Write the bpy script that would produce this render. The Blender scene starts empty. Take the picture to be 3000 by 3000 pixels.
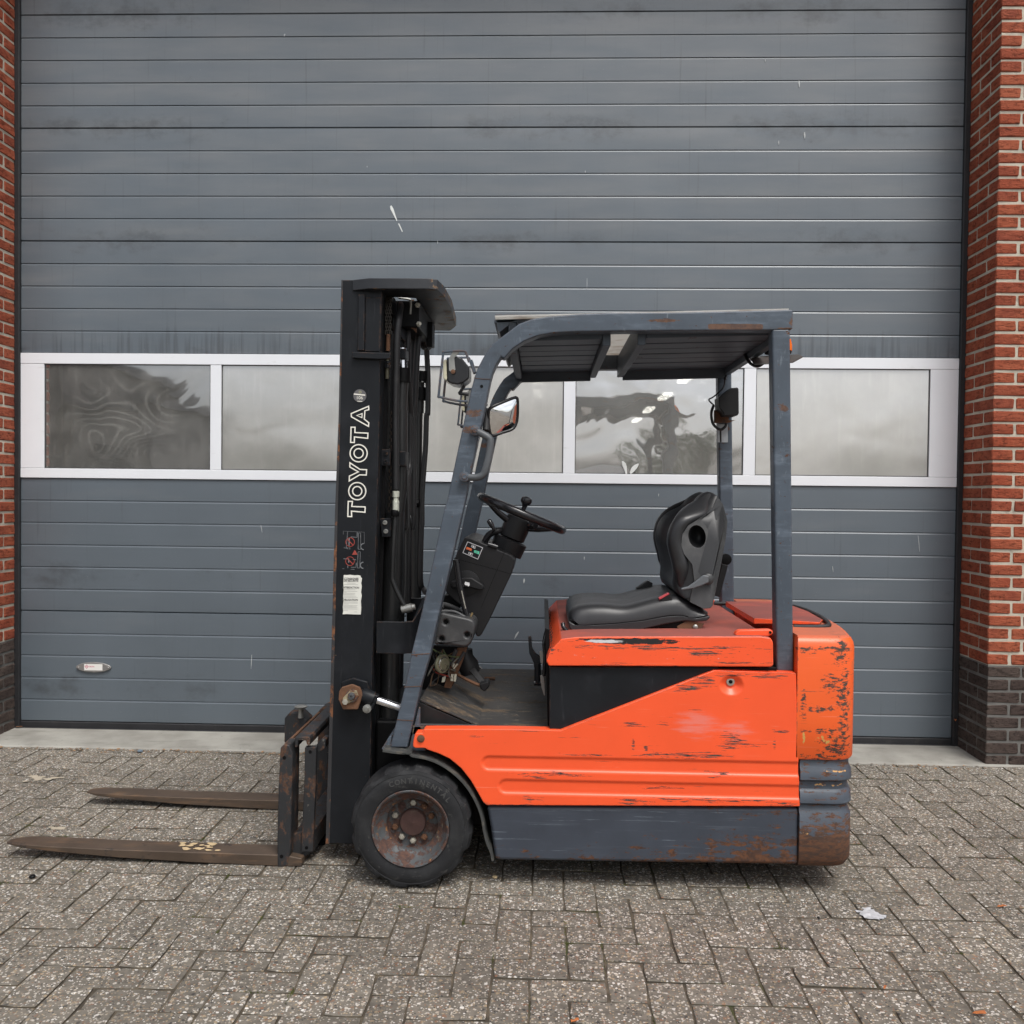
import bpy, bmesh, math, random
from mathutils import Vector, Matrix
random.seed(11)
S = bpy.context.scene
COL = S.collection

# ------------------------------------------------------------------ camera
YAW, PITCH, ROLL, EYE = 0.0328, 0.0201, 0.0109, 1.334
cam_d = bpy.data.cameras.new('camera'); cam = bpy.data.objects.new('camera', cam_d); COL.objects.link(cam)
cam_d.sensor_width = 36.0; cam_d.lens = 2715.4 / 3000 * 36; cam_d.clip_end = 2000; cam_d.clip_start = 0.05
_r = Vector((math.cos(YAW), math.sin(YAW), 0))
_f = Vector((-math.sin(YAW) * math.cos(PITCH), math.cos(YAW) * math.cos(PITCH), -math.sin(PITCH)))
_u = _r.cross(_f)
_R = math.cos(ROLL) * _r + math.sin(ROLL) * _u
_U = -math.sin(ROLL) * _r + math.cos(ROLL) * _u
M = Matrix.Identity(4)
for i in range(3):
    M[i][0] = _R[i]; M[i][1] = _U[i]; M[i][2] = -_f[i]
M[2][3] = EYE
cam.matrix_world = M
S.camera = cam

# ------------------------------------------------------------------ sky, sun, exposure
W = bpy.data.worlds.new('World'); S.world = W; W.use_nodes = True
nt = W.node_tree; nt.nodes.clear()
SUN_EL, SUN_AZ = math.radians(60), math.radians(152)      # azimuth measured clockwise from +Y
sky = nt.nodes.new('ShaderNodeTexSky'); sky.sky_type = 'NISHITA'; sky.sun_disc = False
sky.sun_elevation = SUN_EL; sky.sun_rotation = SUN_AZ; sky.air_density = 1.0; sky.dust_density = 4.0; sky.ozone_density = 1.0
hs = nt.nodes.new('ShaderNodeHueSaturation'); hs.inputs['Saturation'].default_value = 0.34
tc = nt.nodes.new('ShaderNodeTexCoord'); mp = nt.nodes.new('ShaderNodeMapping'); mp.inputs['Scale'].default_value = (1, 1, 3.2)
cl = nt.nodes.new('ShaderNodeTexNoise'); cl.inputs['Scale'].default_value = 2.1; cl.inputs['Detail'].default_value = 5
cr = nt.nodes.new('ShaderNodeMapRange'); cr.inputs[1].default_value = 0.35; cr.inputs[2].default_value = 0.68; cr.inputs[3].default_value = 0.78; cr.inputs[4].default_value = 1.18
mx = nt.nodes.new('ShaderNodeMix'); mx.data_type = 'RGBA'; mx.blend_type = 'MULTIPLY'; mx.inputs[0].default_value = 1.0
bg = nt.nodes.new('ShaderNodeBackground'); bg.inputs['Strength'].default_value = 0.13
wo = nt.nodes.new('ShaderNodeOutputWorld')
L = nt.links.new
L(sky.outputs[0], hs.inputs['Color']); L(tc.outputs['Generated'], mp.inputs[0]); L(mp.outputs[0], cl.inputs['Vector'])
L(cl.outputs[0], cr.inputs[0]); L(hs.outputs[0], mx.inputs[6]); L(cr.outputs[0], mx.inputs[7])
L(mx.outputs[2], bg.inputs[0]); L(bg.outputs[0], wo.inputs[0])
sun_d = bpy.data.lights.new('sun', 'SUN'); sun_d.energy = 1.3; sun_d.angle = math.radians(24); sun_d.color = (1.0, 0.975, 0.94)
sun = bpy.data.objects.new('sun', sun_d); COL.objects.link(sun)
_d = Vector((math.sin(SUN_AZ) * math.cos(SUN_EL), math.cos(SUN_AZ) * math.cos(SUN_EL), math.sin(SUN_EL)))
sun.rotation_euler = _d.to_track_quat('Z', 'Y').to_euler(); sun.location = _d * 30
S.view_settings.view_transform = 'Standard'; S.view_settings.look = 'None'; S.view_settings.gamma = 1.0
S.view_settings.use_curve_mapping = False; S.view_settings.exposure = 0.53
S.render.engine = 'CYCLES'

# ------------------------------------------------------------------ materials
class NB:
    def __init__(s, name):
        s.m = bpy.data.materials.new(name); s.m.use_nodes = True; s.t = s.m.node_tree; s.t.nodes.clear()
        s.out = s.n('OutputMaterial'); s.b = s.n('BsdfPrincipled'); s.l(s.b.outputs[0], s.out.inputs[0])
    def n(s, k, **kw):
        x = s.t.nodes.new('ShaderNode' + k)
        for a, v in kw.items(): setattr(x, a, v)
        return x
    def l(s, a, b): s.t.links.new(a, b)
    def pos(s, scale=None):
        if not hasattr(s, '_p'):
            s._p = s.n('NewGeometry').outputs['Position']
        if scale is None: return s._p
        m = s.n('Mapping'); m.inputs['Scale'].default_value = scale if isinstance(scale, tuple) else (scale,) * 3
        s.l(s._p, m.inputs[0]); return m.outputs[0]
    def noise(s, scale=(1, 1, 1), detail=4, rough=.55, off=0.0, dist=0.0):
        m = s.n('Mapping'); m.inputs['Scale'].default_value = scale if isinstance(scale, tuple) else (scale,) * 3
        m.inputs['Location'].default_value = (off, off * 1.7, off * .6); s.l(s.pos(), m.inputs[0])
        t = s.n('TexNoise'); t.inputs['Scale'].default_value = 1.0; t.inputs['Detail'].default_value = detail
        t.inputs['Roughness'].default_value = rough; t.inputs['Distortion'].default_value = dist
        s.l(m.outputs[0], t.inputs['Vector']); return t.outputs[0]
    def math(s, op, a, b=None, c=None, clamp=False):
        x = s.n('Math', operation=op); x.use_clamp = clamp
        for i, v in enumerate((a, b, c)):
            if v is None: continue
            if isinstance(v, (int, float)): x.inputs[i].default_value = v
            else: s.l(v, x.inputs[i])
        return x.outputs[0]
    def ramp(s, v, lo, hi, a=0.0, b=1.0, smooth=True):
        x = s.n('MapRange'); x.interpolation_type = 'SMOOTHSTEP' if smooth else 'LINEAR'
        s.l(v, x.inputs[0]); x.inputs[1].default_value = lo; x.inputs[2].default_value = hi
        x.inputs[3].default_value = a; x.inputs[4].default_value = b; return x.outputs[0]
    def mix(s, f, a, b, mode='MIX'):
        x = s.n('Mix', data_type='RGBA', blend_type=mode)
        for i, v in ((0, f), (6, a), (7, b)):
            if isinstance(v, (int, float)): x.inputs[i].default_value = v
            elif isinstance(v, tuple): x.inputs[i].default_value = (*v, 1)
            else: s.l(v, x.inputs[i])
        return x.outputs[2]
    def fmix(s, f, a, b):
        return s.math('ADD', s.math('MULTIPLY', s.math('SUBTRACT', 1.0, f), a), s.math('MULTIPLY', f, b))
    def xyz(s):
        if not hasattr(s, '_x'):
            q = s.n('SeparateXYZ'); s.l(s.pos(), q.inputs[0]); s._x = q.outputs
        return s._x
    def ell(s, x, z, rx, rz, p=2):
        X = s.math('DIVIDE', s.math('SUBTRACT', s.xyz()[0], x), rx); Z = s.math('DIVIDE', s.math('SUBTRACT', s.xyz()[2], z), rz)
        if p > 2: X, Z = s.math('POWER', s.math('ABSOLUTE', X), p / 2), s.math('POWER', s.math('ABSOLUTE', Z), p / 2)
        d = s.math('ADD', s.math('MULTIPLY', X, X), s.math('MULTIPLY', Z, Z))
        return s.math('SUBTRACT', 1.0, d, clamp=True)
    def bump(s, h, strength=.3, dist=.002, prev=None):
        b = s.n('Bump'); b.inputs['Strength'].default_value = strength; b.inputs['Distance'].default_value = dist
        s.l(h, b.inputs['Height'])
        if prev: s.l(prev, b.inputs['Normal'])
        s.nrm = b.outputs[0]; return b.outputs[0]
    def done(s, color, rough, metal=0.0, spec=.5, normal=None):
        B = s.b
        for k, v in (('Base Color', color), ('Roughness', rough), ('Metallic', metal), ('Specular IOR Level', spec)):
            if isinstance(v, tuple): B.inputs[k].default_value = (*v, 1)
            elif isinstance(v, (int, float)): B.inputs[k].default_value = v
            else: s.l(v, B.inputs[k])
        if normal: s.l(normal, B.inputs['Normal'])
        return s.m

def layered(name, base, rough=.5, metal=0.0, spec=.5, var=.12, vs=6.0, bump=.15, bs=180., bd=.001, layers=(), dust=None, edge=None):
    """paint with patches on top: each layer is a noise thresholded after a bias that grows in boxes or with height"""
    b = NB(name)
    v = b.ramp(b.noise(vs, 5), .25, .75, 1 - var, 1 + var, False)
    col = b.mix(1.0, base, v, 'MULTIPLY'); rg = rough
    h = b.noise(bs, 2)
    for i, d in enumerate(layers):
        val = b.noise(d.get('s', 8.), d.get('d', 5), d.get('n', .66), off=d.get('o', 3.1 * i + 1.3), dist=d.get('w', 0))
        bias = None
        for e in d.get('box', ()):
            q = b.math('MULTIPLY', b.ell(*e[:4], e[5] if len(e) > 5 else 2), e[4] if len(e) > 4 else d.get('k', .3))
            bias = q if bias is None else b.math('MAXIMUM', bias, q)
        if bias is not None: val = b.math('ADD', val, bias)
        if 'z' in d:
            z0, z1, kk = d['z']; val = b.math('ADD', val, b.ramp(b.xyz()[2], z0, z1, 0, kk, False))
        if 'x' in d:
            z0, z1, kk = d['x']; val = b.math('ADD', val, b.ramp(b.xyz()[0], z0, z1, 0, kk, False))
        m = b.ramp(val, d['lo'], d['hi'], 0, d.get('a', 1.0))
        c = d['c']
        if 'c2' in d: c = b.mix(b.ramp(b.noise(d.get('cs', 60.), 4, .7), .38, .62), d['c'], d['c2'])
        col = b.mix(m, col, c)
        rg = b.fmix(m, rg, d.get('r', .75))
        h = b.math('ADD', h, b.math('MULTIPLY', m, d.get('h', -1.0)))
    if edge:      # paint knocked off along sharp edges
        be = b.n('Bevel', samples=3); be.inputs['Radius'].default_value = .007
        dp = b.n('VectorMath', operation='DOT_PRODUCT'); b.l(be.outputs[0], dp.inputs[0]); b.l(b.n('NewGeometry').outputs['Normal'], dp.inputs[1])
        e = b.math('MINIMUM', b.math('MULTIPLY', b.math('SUBTRACT', 1.0, dp.outputs['Value']), 3.0), .34)
        m = b.ramp(b.math('ADD', b.noise((30., 30., 40.), 5, .72, off=14.), e), edge[1], edge[1] + .05)
        col = b.mix(m, col, edge[0]); rg = b.fmix(m, rg, .85)
    if dust:      # dust lying on faces that look up
        q = b.n('SeparateXYZ'); b.l(b.n('NewGeometry').outputs['True Normal'], q.inputs[0])
        m = b.math('MULTIPLY', b.ramp(q.outputs[2], .7, .97, 0, dust[3]), b.ramp(b.noise(7., 4, off=9), .2, .6, .8, 1.0))
        col = b.mix(m, col, tuple(dust[:3])); rg = b.fmix(m, rg, .9)
    n = b.bump(h, bump, bd) if bump else None
    return b.done(col, rg, metal, spec, n)

RUST = (.125, .052, .024); RUST2 = (.055, .028, .019); GREYCHIP = (.085, .075, .060); DARKCHIP = (.028, .026, .025)
def rusted(name, base, amount=.0, **kw):
    lay = [dict(s=9., lo=.66 - amount, hi=.71 - amount, c=RUST, c2=RUST2, r=.9), dict(s=60., lo=.70 - amount * .6, hi=.74 - amount * .6, c=RUST, r=.9)]
    return layered(name, base, layers=lay + list(kw.pop('layers', ())), **kw)

# ------------------------------------------------------------------ mesh helpers
def mk(name, verts, faces, mat, parent=None, smooth=None, bevel=0, segs=2, bang=35):
    me = bpy.data.meshes.new(name); me.from_pydata([tuple(v) for v in verts], [], [tuple(f) for f in faces]); me.validate()
    bm = bmesh.new(); bm.from_mesh(me); bmesh.ops.recalc_face_normals(bm, faces=bm.faces); bm.to_mesh(me); bm.free()
    return wrap(name, me, mat, parent, smooth, bevel, segs, bang)
def wrap(name, me, mat, parent=None, smooth=None, bevel=0, segs=2, bang=35):
    o = bpy.data.objects.new(name, me); COL.objects.link(o)
    if mat: me.materials.append(mat)
    if bevel:
        m = o.modifiers.new('b', 'BEVEL'); m.width = bevel; m.segments = segs; m.limit_method = 'ANGLE'; m.angle_limit = math.radians(bang); m.harden_normals = True
        smooth = smooth or 40
    if smooth:
        me.shade_smooth(); me.set_sharp_from_angle(angle=math.radians(smooth))
    if parent:
        adopt(o, parent)
    return o
def adopt(o, parent):
    o.parent = parent
    if parent.parent is None:
        o.matrix_parent_inverse = Matrix.Translation(parent.location).inverted()
    else:      # parts sit at the world origin, so their sub-parts need no offset
        o.matrix_parent_inverse = Matrix.Identity(4)
def tag(o, label=None, cat=None, group=None, kind=None):
    if label: o['label'] = label
    if cat: o['category'] = cat
    if group: o['group'] = group
    if kind: o['kind'] = kind
    return o
def thing(name, loc, label, cat, group=None):
    o = bpy.data.objects.new(name, None); COL.objects.link(o); o.location = loc; o.empty_display_size = .1
    return tag(o, label, cat, group)
def ccw(p):
    return p if sum(p[i - 1][0] * p[i][1] - p[i][0] * p[i - 1][1] for i in range(len(p))) > 0 else p[::-1]
def prismdata(pts, y0, y1):
    n = len(pts); v = [(x, y0, z) for x, z in pts] + [(x, y1, z) for x, z in pts]
    f = [tuple(range(n)), tuple(range(2 * n - 1, n - 1, -1))] + [(i, (i + 1) % n, n + (i + 1) % n, n + i) for i in range(n)]
    return v, f
def prism(name, pts, y0, y1, mat, parent=None, bevel=.003, segs=2, bang=35, smooth=None):
    v, f = prismdata(pts, y0, y1); return mk(name, v, f, mat, parent, smooth, bevel, segs, bang)
def boxdata(x0, x1, y0, y1, z0, z1):
    v = [(x, y, z) for x in (x0, x1) for y in (y0, y1) for z in (z0, z1)]
    return v, [(0, 1, 3, 2), (4, 6, 7, 5), (0, 4, 5, 1), (2, 3, 7, 6), (0, 2, 6, 4), (1, 5, 7, 3)]
def box(name, x0, x1, y0, y1, z0, z1, mat, parent=None, bevel=.003, segs=2):
    v, f = boxdata(x0, x1, y0, y1, z0, z1); return mk(name, v, f, mat, parent, None, bevel, segs)
def join(parts):
    V, F = [], []
    for v, f in parts:
        k = len(V); V += list(v); F += [tuple(i + k for i in g) for g in f]
    return V, F
def smoothpath(p, k=6, closed=False):
    p = [Vector(q) for q in p]; n = len(p); out = []
    for i in range(n if closed else n - 1):
        a, b, c, d = (p[(i - 1) % n] if closed or i else p[0]), p[i], p[(i + 1) % n], (p[(i + 2) % n] if closed or i + 2 < n else p[-1])
        for j in range(k):
            t = j / k
            out.append(.5 * ((2 * b) + (-a + c) * t + (2 * a - 5 * b + 4 * c - d) * t * t + (-a + 3 * b - 3 * c + d) * t ** 3))
    if not closed: out.append(p[-1])
    return out
def tubedata(path, r, n=10, closed=False, cap=True):
    path = [Vector(p) for p in path]; m = len(path); V, F = [], []
    rr = r if isinstance(r, (list, tuple)) else [r] * m
    t0 = (path[1] - path[0]).normalized(); ref = Vector((0, 0, 1)) if abs(t0.z) < .9 else Vector((1, 0, 0)); u = t0.cross(ref).normalized()
    for i, p in enumerate(path):
        if closed: t = (path[(i + 1) % m] - path[i - 1]).normalized()
        else: t = (path[min(i + 1, m - 1)] - path[max(i - 1, 0)]).normalized()
        u = (u - t * u.dot(t)).normalized(); w = t.cross(u)
        V += [tuple(p + rr[i] * (math.cos(2 * math.pi * k / n) * u + math.sin(2 * math.pi * k / n) * w)) for k in range(n)]
    for i in range(m if closed else m - 1):
        a, b = i * n, ((i + 1) % m) * n
        F += [(a + k, a + (k + 1) % n, b + (k + 1) % n, b + k) for k in range(n)]
    if cap and not closed: F += [tuple(range(n - 1, -1, -1)), tuple(range((m - 1) * n, m * n))]
    return V, F
def tube(name, path, r, mat, parent=None, n=10, closed=False, smooth=50):
    v, f = tubedata(path, r, n, closed); return mk(name, v, f, mat, parent, smooth)
def lathedata(prof, origin, axis, n=32, cap=True):
    axis = Vector(axis).normalized(); ref = Vector((0, 0, 1)) if abs(axis.z) < .9 else Vector((1, 0, 0)); u = axis.cross(ref).normalized(); w = axis.cross(u)
    V, F = [], []; o = Vector(origin)
    for r, t in prof:
        V += [tuple(o + axis * t + r * (math.cos(2 * math.pi * k / n) * u + math.sin(2 * math.pi * k / n) * w)) for k in range(n)]
    for i in range(len(prof) - 1):
        F += [(i * n + k, i * n + (k + 1) % n, (i + 1) * n + (k + 1) % n, (i + 1) * n + k) for k in range(n)]
    if cap and prof[0][0] > 1e-3: F.append(tuple(range(n - 1, -1, -1)))
    if cap and prof[-1][0] > 1e-3: F.append(tuple(range((len(prof) - 1) * n, len(prof) * n)))
    return V, F
def lathe(name, prof, origin, axis, mat, parent=None, n=32, smooth=40, bevel=0, cap=True):
    prof = [(max(r, 1e-4), t) for r, t in prof]
    v, f = lathedata(prof, origin, axis, n, cap); return mk(name, v, f, mat, parent, smooth, bevel)
def bar(name, a, b, w, h, mat, parent=None, up=(0, 1, 0), bevel=.002):
    v, f = bardata(a, b, w, h, up); return mk(name, v, f, mat, parent, None, bevel)
def bardata(a, b, w, h, up=(0, 1, 0)):
    a, b = Vector(a), Vector(b); t = (b - a).normalized(); s = t.cross(Vector(up)).normalized(); q = s.cross(t)
    v = [tuple(p + s * i * w / 2 + q * j * h / 2) for p in (a, b) for i, j in ((-1, -1), (1, -1), (1, 1), (-1, 1))]
    return v, [(0, 1, 2, 3), (7, 6, 5, 4), (0, 4, 5, 1), (1, 5, 6, 2), (2, 6, 7, 3), (3, 7, 4, 0)]
def loftdata(rings, cap=True):
    n = len(rings[0]); V = [tuple(p) for r in rings for p in r]; F = []
    for i in range(len(rings) - 1):
        F += [(i * n + k, i * n + (k + 1) % n, (i + 1) * n + (k + 1) % n, (i + 1) * n + k) for k in range(n)]
    if cap: F += [tuple(range(n - 1, -1, -1)), tuple(range((len(rings) - 1) * n, len(rings) * n))]
    return V, F
def loft(name, rings, mat, parent=None, smooth=40, cap=True, bevel=0):
    v, f = loftdata(rings, cap); return mk(name, v, f, mat, parent, smooth, bevel)
def offset(p, d):
    p = ccw(p); n = len(p); out = []
    for i in range(n):
        a, b, c = (Vector((q[0], q[1])) for q in (p[i - 1], p[i], p[(i + 1) % n]))
        e1 = (b - a).normalized(); e2 = (c - b).normalized(); n1 = Vector((-e1.y, e1.x)); n2 = Vector((-e2.y, e2.x))
        m = n1 + n2; L2 = m.length_squared
        m = n1 if L2 < 1e-6 else m * min(2 / L2, 2.2)
        q = b + m * d; out.append((q.x, q.y))
    return out
def strip(p, th, y0, y1):
    """polyline in XZ given a thickness (downwards to its right) and a depth in Y"""
    n = len(p); lo = []
    for i in range(n):
        a = Vector(p[max(i - 1, 0)]); c = Vector(p[min(i + 1, n - 1)]); t = (c - a).normalized()
        q = Vector(p[i]) + Vector((t.y, -t.x)) * th; lo.append((q.x, q.y))
    return prismdata(list(p) + lo[::-1], y0, y1)
def cut(o, cutters):
    """boolean difference applied straight away; the cutters are removed"""
    for c in cutters:
        m = o.modifiers.new('c', 'BOOLEAN'); m.operation = 'DIFFERENCE'; m.object = c; m.solver = 'EXACT'
        # cut first, bevel afterwards
        k = len(o.modifiers) - 1
        while k > 0 and o.modifiers[k - 1].type == 'BEVEL':
            o.modifiers.move(k, k - 1); k -= 1
    bev = [m for m in o.modifiers if m.type == 'BEVEL']
    for m in bev: m.show_viewport = False
    bpy.context.view_layer.update()
    dg = bpy.context.evaluated_depsgraph_get(); me = bpy.data.meshes.new_from_object(o.evaluated_get(dg))
    for m in bev: m.show_viewport = True
    for m in [m for m in o.modifiers if m.type == 'BOOLEAN']: o.modifiers.remove(m)
    old = o.data; o.data = me; bpy.data.meshes.remove(old)
    for c in cutters:
        d = c.data; bpy.data.objects.remove(c); bpy.data.meshes.remove(d)
    return o
def textdata(body, size, extrude=0.0, align='CENTER', bold=0.0):
    c = bpy.data.curves.new('t', 'FONT'); c.body = body; c.size = size; c.extrude = extrude; c.align_x = align; c.align_y = 'CENTER'; c.resolution_u = 3; c.offset = bold
    o = bpy.data.objects.new('t', c); COL.objects.link(o); bpy.context.view_layer.update()
    me = bpy.data.meshes.new_from_object(o.evaluated_get(bpy.context.evaluated_depsgraph_get()))
    V = [v.co.copy() for v in me.vertices]; F = [tuple(p.vertices) for p in me.polygons]
    bpy.data.objects.remove(o); bpy.data.curves.remove(c); bpy.data.meshes.remove(me)
    return V, F
def text(name, body, size, at, mat, parent, rot=0.0, extrude=.0004, sx=1.0, bold=0.0):
    """lettering standing in an XZ plane facing -Y, turned by rot"""
    V, F = textdata(body, size, extrude, bold=bold); c, s = math.cos(rot), math.sin(rot)
    V = [(at[0] + (v.x * sx) * c - v.y * s, at[1] - v.z, at[2] + (v.x * sx) * s + v.y * c) for v in V]
    return mk(name, V, F, mat, parent)
def disc(c, r, n=24, rz=None, a0=0.0):
    return [(c[0] + r * math.cos(a0 + 2 * math.pi * i / n), c[1] + (rz or r) * math.sin(a0 + 2 * math.pi * i / n)) for i in range(n)]
def ringdata(outer, inner, y0, y1):
    n = len(outer); V = [(x, y0, z) for x, z in outer] + [(x, y0, z) for x, z in inner] + [(x, y1, z) for x, z in outer] + [(x, y1, z) for x, z in inner]
    F = []
    for i in range(n):
        j = (i + 1) % n
        F += [(i, j, n + j, n + i), (2 * n + j, 2 * n + i, 3 * n + i, 3 * n + j), (i, 2 * n + i, 2 * n + j, j), (n + i, n + j, 3 * n + j, 3 * n + i)]
    return V, F

# ------------------------------------------------------------------ setting: ground, paving, sill
XL, XR, DY, PY = -2.891, 2.223, 5.003, 4.670

def m_paver(name, joint=False):
    b = NB(name)
    oi = b.n('ObjectInfo')
    if joint:
        c = b.mix(b.ramp(b.noise(18., 5), .35, .7), (.062, .053, .041), (.130, .108, .078))
        c = b.mix(b.ramp(b.noise(3.2, 4, off=4), .60, .72), c, (.050, .060, .018))
        return b.done(c, .95, 0, .2, b.bump(b.noise(300., 3), .6, .004))
    tint = b.ramp(oi.outputs['Random'], 0, 1, .86, 1.12, False)
    big = b.ramp(b.noise(1.1, 4), .3, .7, .84, 1.14, False)
    base = b.mix(b.ramp(b.noise(34., 6), .3, .7), (.108, .098, .082), (.178, .161, .134))
    col = base; hh = b.noise(420., 2)
    for k, (sc, th, sz) in enumerate(((74., .46, .43), (150., .45, .47))):
        vo = b.n('TexVoronoi'); vo.inputs['Scale'].default_value = sc; vo.inputs['Randomness'].default_value = 1.0
        ofs = b.n('VectorMath', operation='ADD'); b.l(b.pos(), ofs.inputs[0]); ofs.inputs[1].default_value = (k * 3.3, k * 1.7, 0)
        wob = b.n('TexNoise'); wob.inputs['Scale'].default_value = sc * 1.6; wob.inputs['Detail'].default_value = 0; b.l(b.pos(), wob.inputs['Vector'])
        wv = b.n('VectorMath', operation='MULTIPLY_ADD'); b.l(wob.outputs['Color'], wv.inputs[0]); wv.inputs[1].default_value = (.55 / sc,) * 3; b.l(ofs.outputs[0], wv.inputs[2])
        b.l(wv.outputs[0], vo.inputs['Vector'])
        sp = b.n('SeparateColor'); b.l(vo.outputs['Color'], sp.inputs[0])
        on = b.math('GREATER_THAN', sp.outputs[0], th)
        inside = b.ramp(vo.outputs['Distance'], sz - .10, sz, 1, 0)
        m = b.math('MULTIPLY', on, inside)
        rp = b.n('ValToRGB'); e = rp.color_ramp; e.interpolation = 'CONSTANT'
        e.elements[0].position = 0; e.elements[0].color = (.47, .44, .39, 1)
        e.elements[1].position = .24; e.elements[1].color = (.30, .235, .155, 1)
        for p_, c_ in ((.44, (.60, .58, .54)), (.56, (.20, .115, .075)), (.68, (.37, .33, .27)), (.86, (.050, .048, .046))):
            q = e.elements.new(p_); q.color = (*c_, 1)
        b.l(sp.outputs[1], rp.inputs[0])
        col = b.mix(m, col, rp.outputs[0]); hh = b.math('ADD', hh, b.math('MULTIPLY', m, 1.2))
    wear = b.ramp(b.noise(2.3, 5, off=8), .45, .75, 0, .35)
    col = b.mix(wear, col, (.138, .125, .104))
    col = b.mix(1.0, col, b.math('MULTIPLY', tint, big), 'MULTIPLY')
    return b.done(col, .86, 0, .3, b.bump(hh, .45, .0016))
MPAV = m_paver('paver_concrete'); MJOINT = m_paver('joint_sand', True)

def m_concrete():
    b = NB('sill_concrete')
    c = b.mix(b.ramp(b.noise(5., 6), .3, .7), (.235, .225, .200), (.34, .33, .295))
    c = b.mix(b.ramp(b.noise((3., 14., 3.), 6, off=5), .55, .72, 0, .6), c, (.15, .142, .126))
    c = b.mix(b.ramp(b.noise(55., 4, off=2), .66, .72, 0, .7), c, (.14, .13, .115))
    return b.done(c, .85, 0, .3, b.bump(b.noise(150., 5), .5, .002))
MSILL = m_concrete()

g = mk('ground', [(-400, -400, -.045), (400, -400, -.045), (400, 400, -.045), (-400, 400, -.045)], [(0, 1, 2, 3)],
       layered('yard_ground', (.15, .145, .135), .9, var=.25, vs=.8)); tag(g, kind='structure')
pavement = mk('pavement', [(-7, -6, -.0042), (7, -6, -.0042), (7, 4.80, -.0042), (-7, 4.80, -.0042)], [(0, 1, 2, 3)], MJOINT); tag(pavement, kind='structure')

# herringbone pavers: unit m, two units long, one unit wide
UM, PX0, PY0 = .1054, -.0195, 3.0507 - .1054
def paver_mesh(seed):
    """one concrete paver: worn top, chipped arris, edge running down into the joint"""
    rr = random.Random(seed); a, w = UM - .0013, UM / 2 - .0013; out = []
    for (x, y, nx, ny) in [(-a, -w, 1, 0), (-a / 3, -w, 1, 0), (a / 3, -w, 1, 0), (a, -w, 0, 1), (a, 0, 0, 1), (a, w, -1, 0), (a / 3, w, -1, 0), (-a / 3, w, -1, 0), (-a, w, 0, -1), (-a, 0, 0, -1)]:
        corner = abs(abs(x) - a) < 1e-6 and abs(abs(y) - w) < 1e-6
        j = rr.uniform(-.0010, .0006) - (.0016 if rr.random() < .12 else 0)
        k = .0022 + rr.random() * .0016 if corner else 0
        out.append((x * (1 + (j - k) / a), y * (1 + (j - k) / w)))
    n = len(out); V = []
    for c, z in ((.0024, 0.0), (.0004, -.0018), (0, -.014)):
        V += [(x * (1 - c / a) , y * (1 - c / w), z + (rr.uniform(-.0005, .0003) if z == 0 else 0)) for x, y in out]
    F = [tuple(range(n))] + [(r * n + i, (r + 1) * n + i, (r + 1) * n + (i + 1) % n, r * n + (i + 1) % n) for r in (0, 1) for i in range(n)]
    return V, F
PVS = [paver_mesh(k) for k in range(8)]; PME = []
for pv, pf in PVS:
    pme = bpy.data.meshes.new('paver'); pme.from_pydata(pv, [], pf); pme.materials.append(MPAV); pme.materials.append(MJOINT)
    for _p in list(pme.polygons)[11:]: _p.material_index = 1
    PME.append(pme)
def proj(x, y, z=0):
    v = Vector((x, y, z - EYE)); d = v.dot(_f)
    return (1500 + 2715.4 * v.dot(_R) / d, 1500 - 2715.4 * v.dot(_U) / d) if d > .2 else (-9e9, -9e9)
allp = []
for r in range(-18, 86):
    y = PY0 - (r + .5) * UM
    if y > PY + .12 or y < -5.6: continue
    for c in range(-62, 64):
        if (c - r) % 4 == 0: allp.append((PX0 + (c + 1) * UM, y, 0))
        if (c - r - 3) % 4 == 0 and PY0 - (r + 1) * UM > -5.6: allp.append((PX0 + (c + .5) * UM, PY0 - (r + 1) * UM, 1))
def seen(p):
    u, v = proj(p[0], p[1])
    return -30 < u < 3030 and v < 3060 and not (-.3 < p[0] < 1.0 and 3.25 < p[1] < 4.15)
vis = sorted([p for p in allp if seen(p)], key=lambda p: p[1]); near = set(vis[:298])
rest = []
rnd = random.Random(5)
for p in allp:
    R_ = Matrix.Translation((p[0] + rnd.uniform(-.0012, .0012), p[1] + rnd.uniform(-.0012, .0012), rnd.uniform(-.0022, .0022))) @ Matrix.Rotation(rnd.uniform(-.008, .008), 4, 'X') @ Matrix.Rotation(rnd.uniform(-.006, .006), 4, 'Y') @ Matrix.Rotation(p[2] * math.pi / 2 + rnd.uniform(-.012, .012) + (math.pi if rnd.random() < .5 else 0), 4, 'Z')
    kv = rnd.randrange(8); pv, pf = PVS[kv]
    if p in near:
        o = bpy.data.objects.new('paver', PME[kv]); COL.objects.link(o); o.parent = pavement; o.matrix_local = R_
    else:
        rest.append(([tuple(R_ @ Vector(q)) for q in pv], pf))
v_, f_ = join(rest)
po = mk('pavers', v_, f_, MPAV, pavement); po.data.materials.append(MJOINT); tag(po, kind='stuff')
for i_, p_ in enumerate(po.data.polygons): p_.material_index = 1 if i_ % 21 > 10 else 0

# soldier strip of sand and the concrete sill in the doorway
sill = mk('concrete_sill', [(-3.6, PY - .012, .002), (2.9, PY - .012, .002), (2.9, PY - .004, .010), (-3.6, PY - .004, .010), (-3.6, 5.3, .018), (2.9, 5.3, .018), (-3.6, PY - .012, -.05), (2.9, PY - .012, -.05)],
          [(0, 1, 2, 3), (3, 2, 5, 4), (6, 7, 1, 0)], MSILL); tag(sill, kind='structure')

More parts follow.
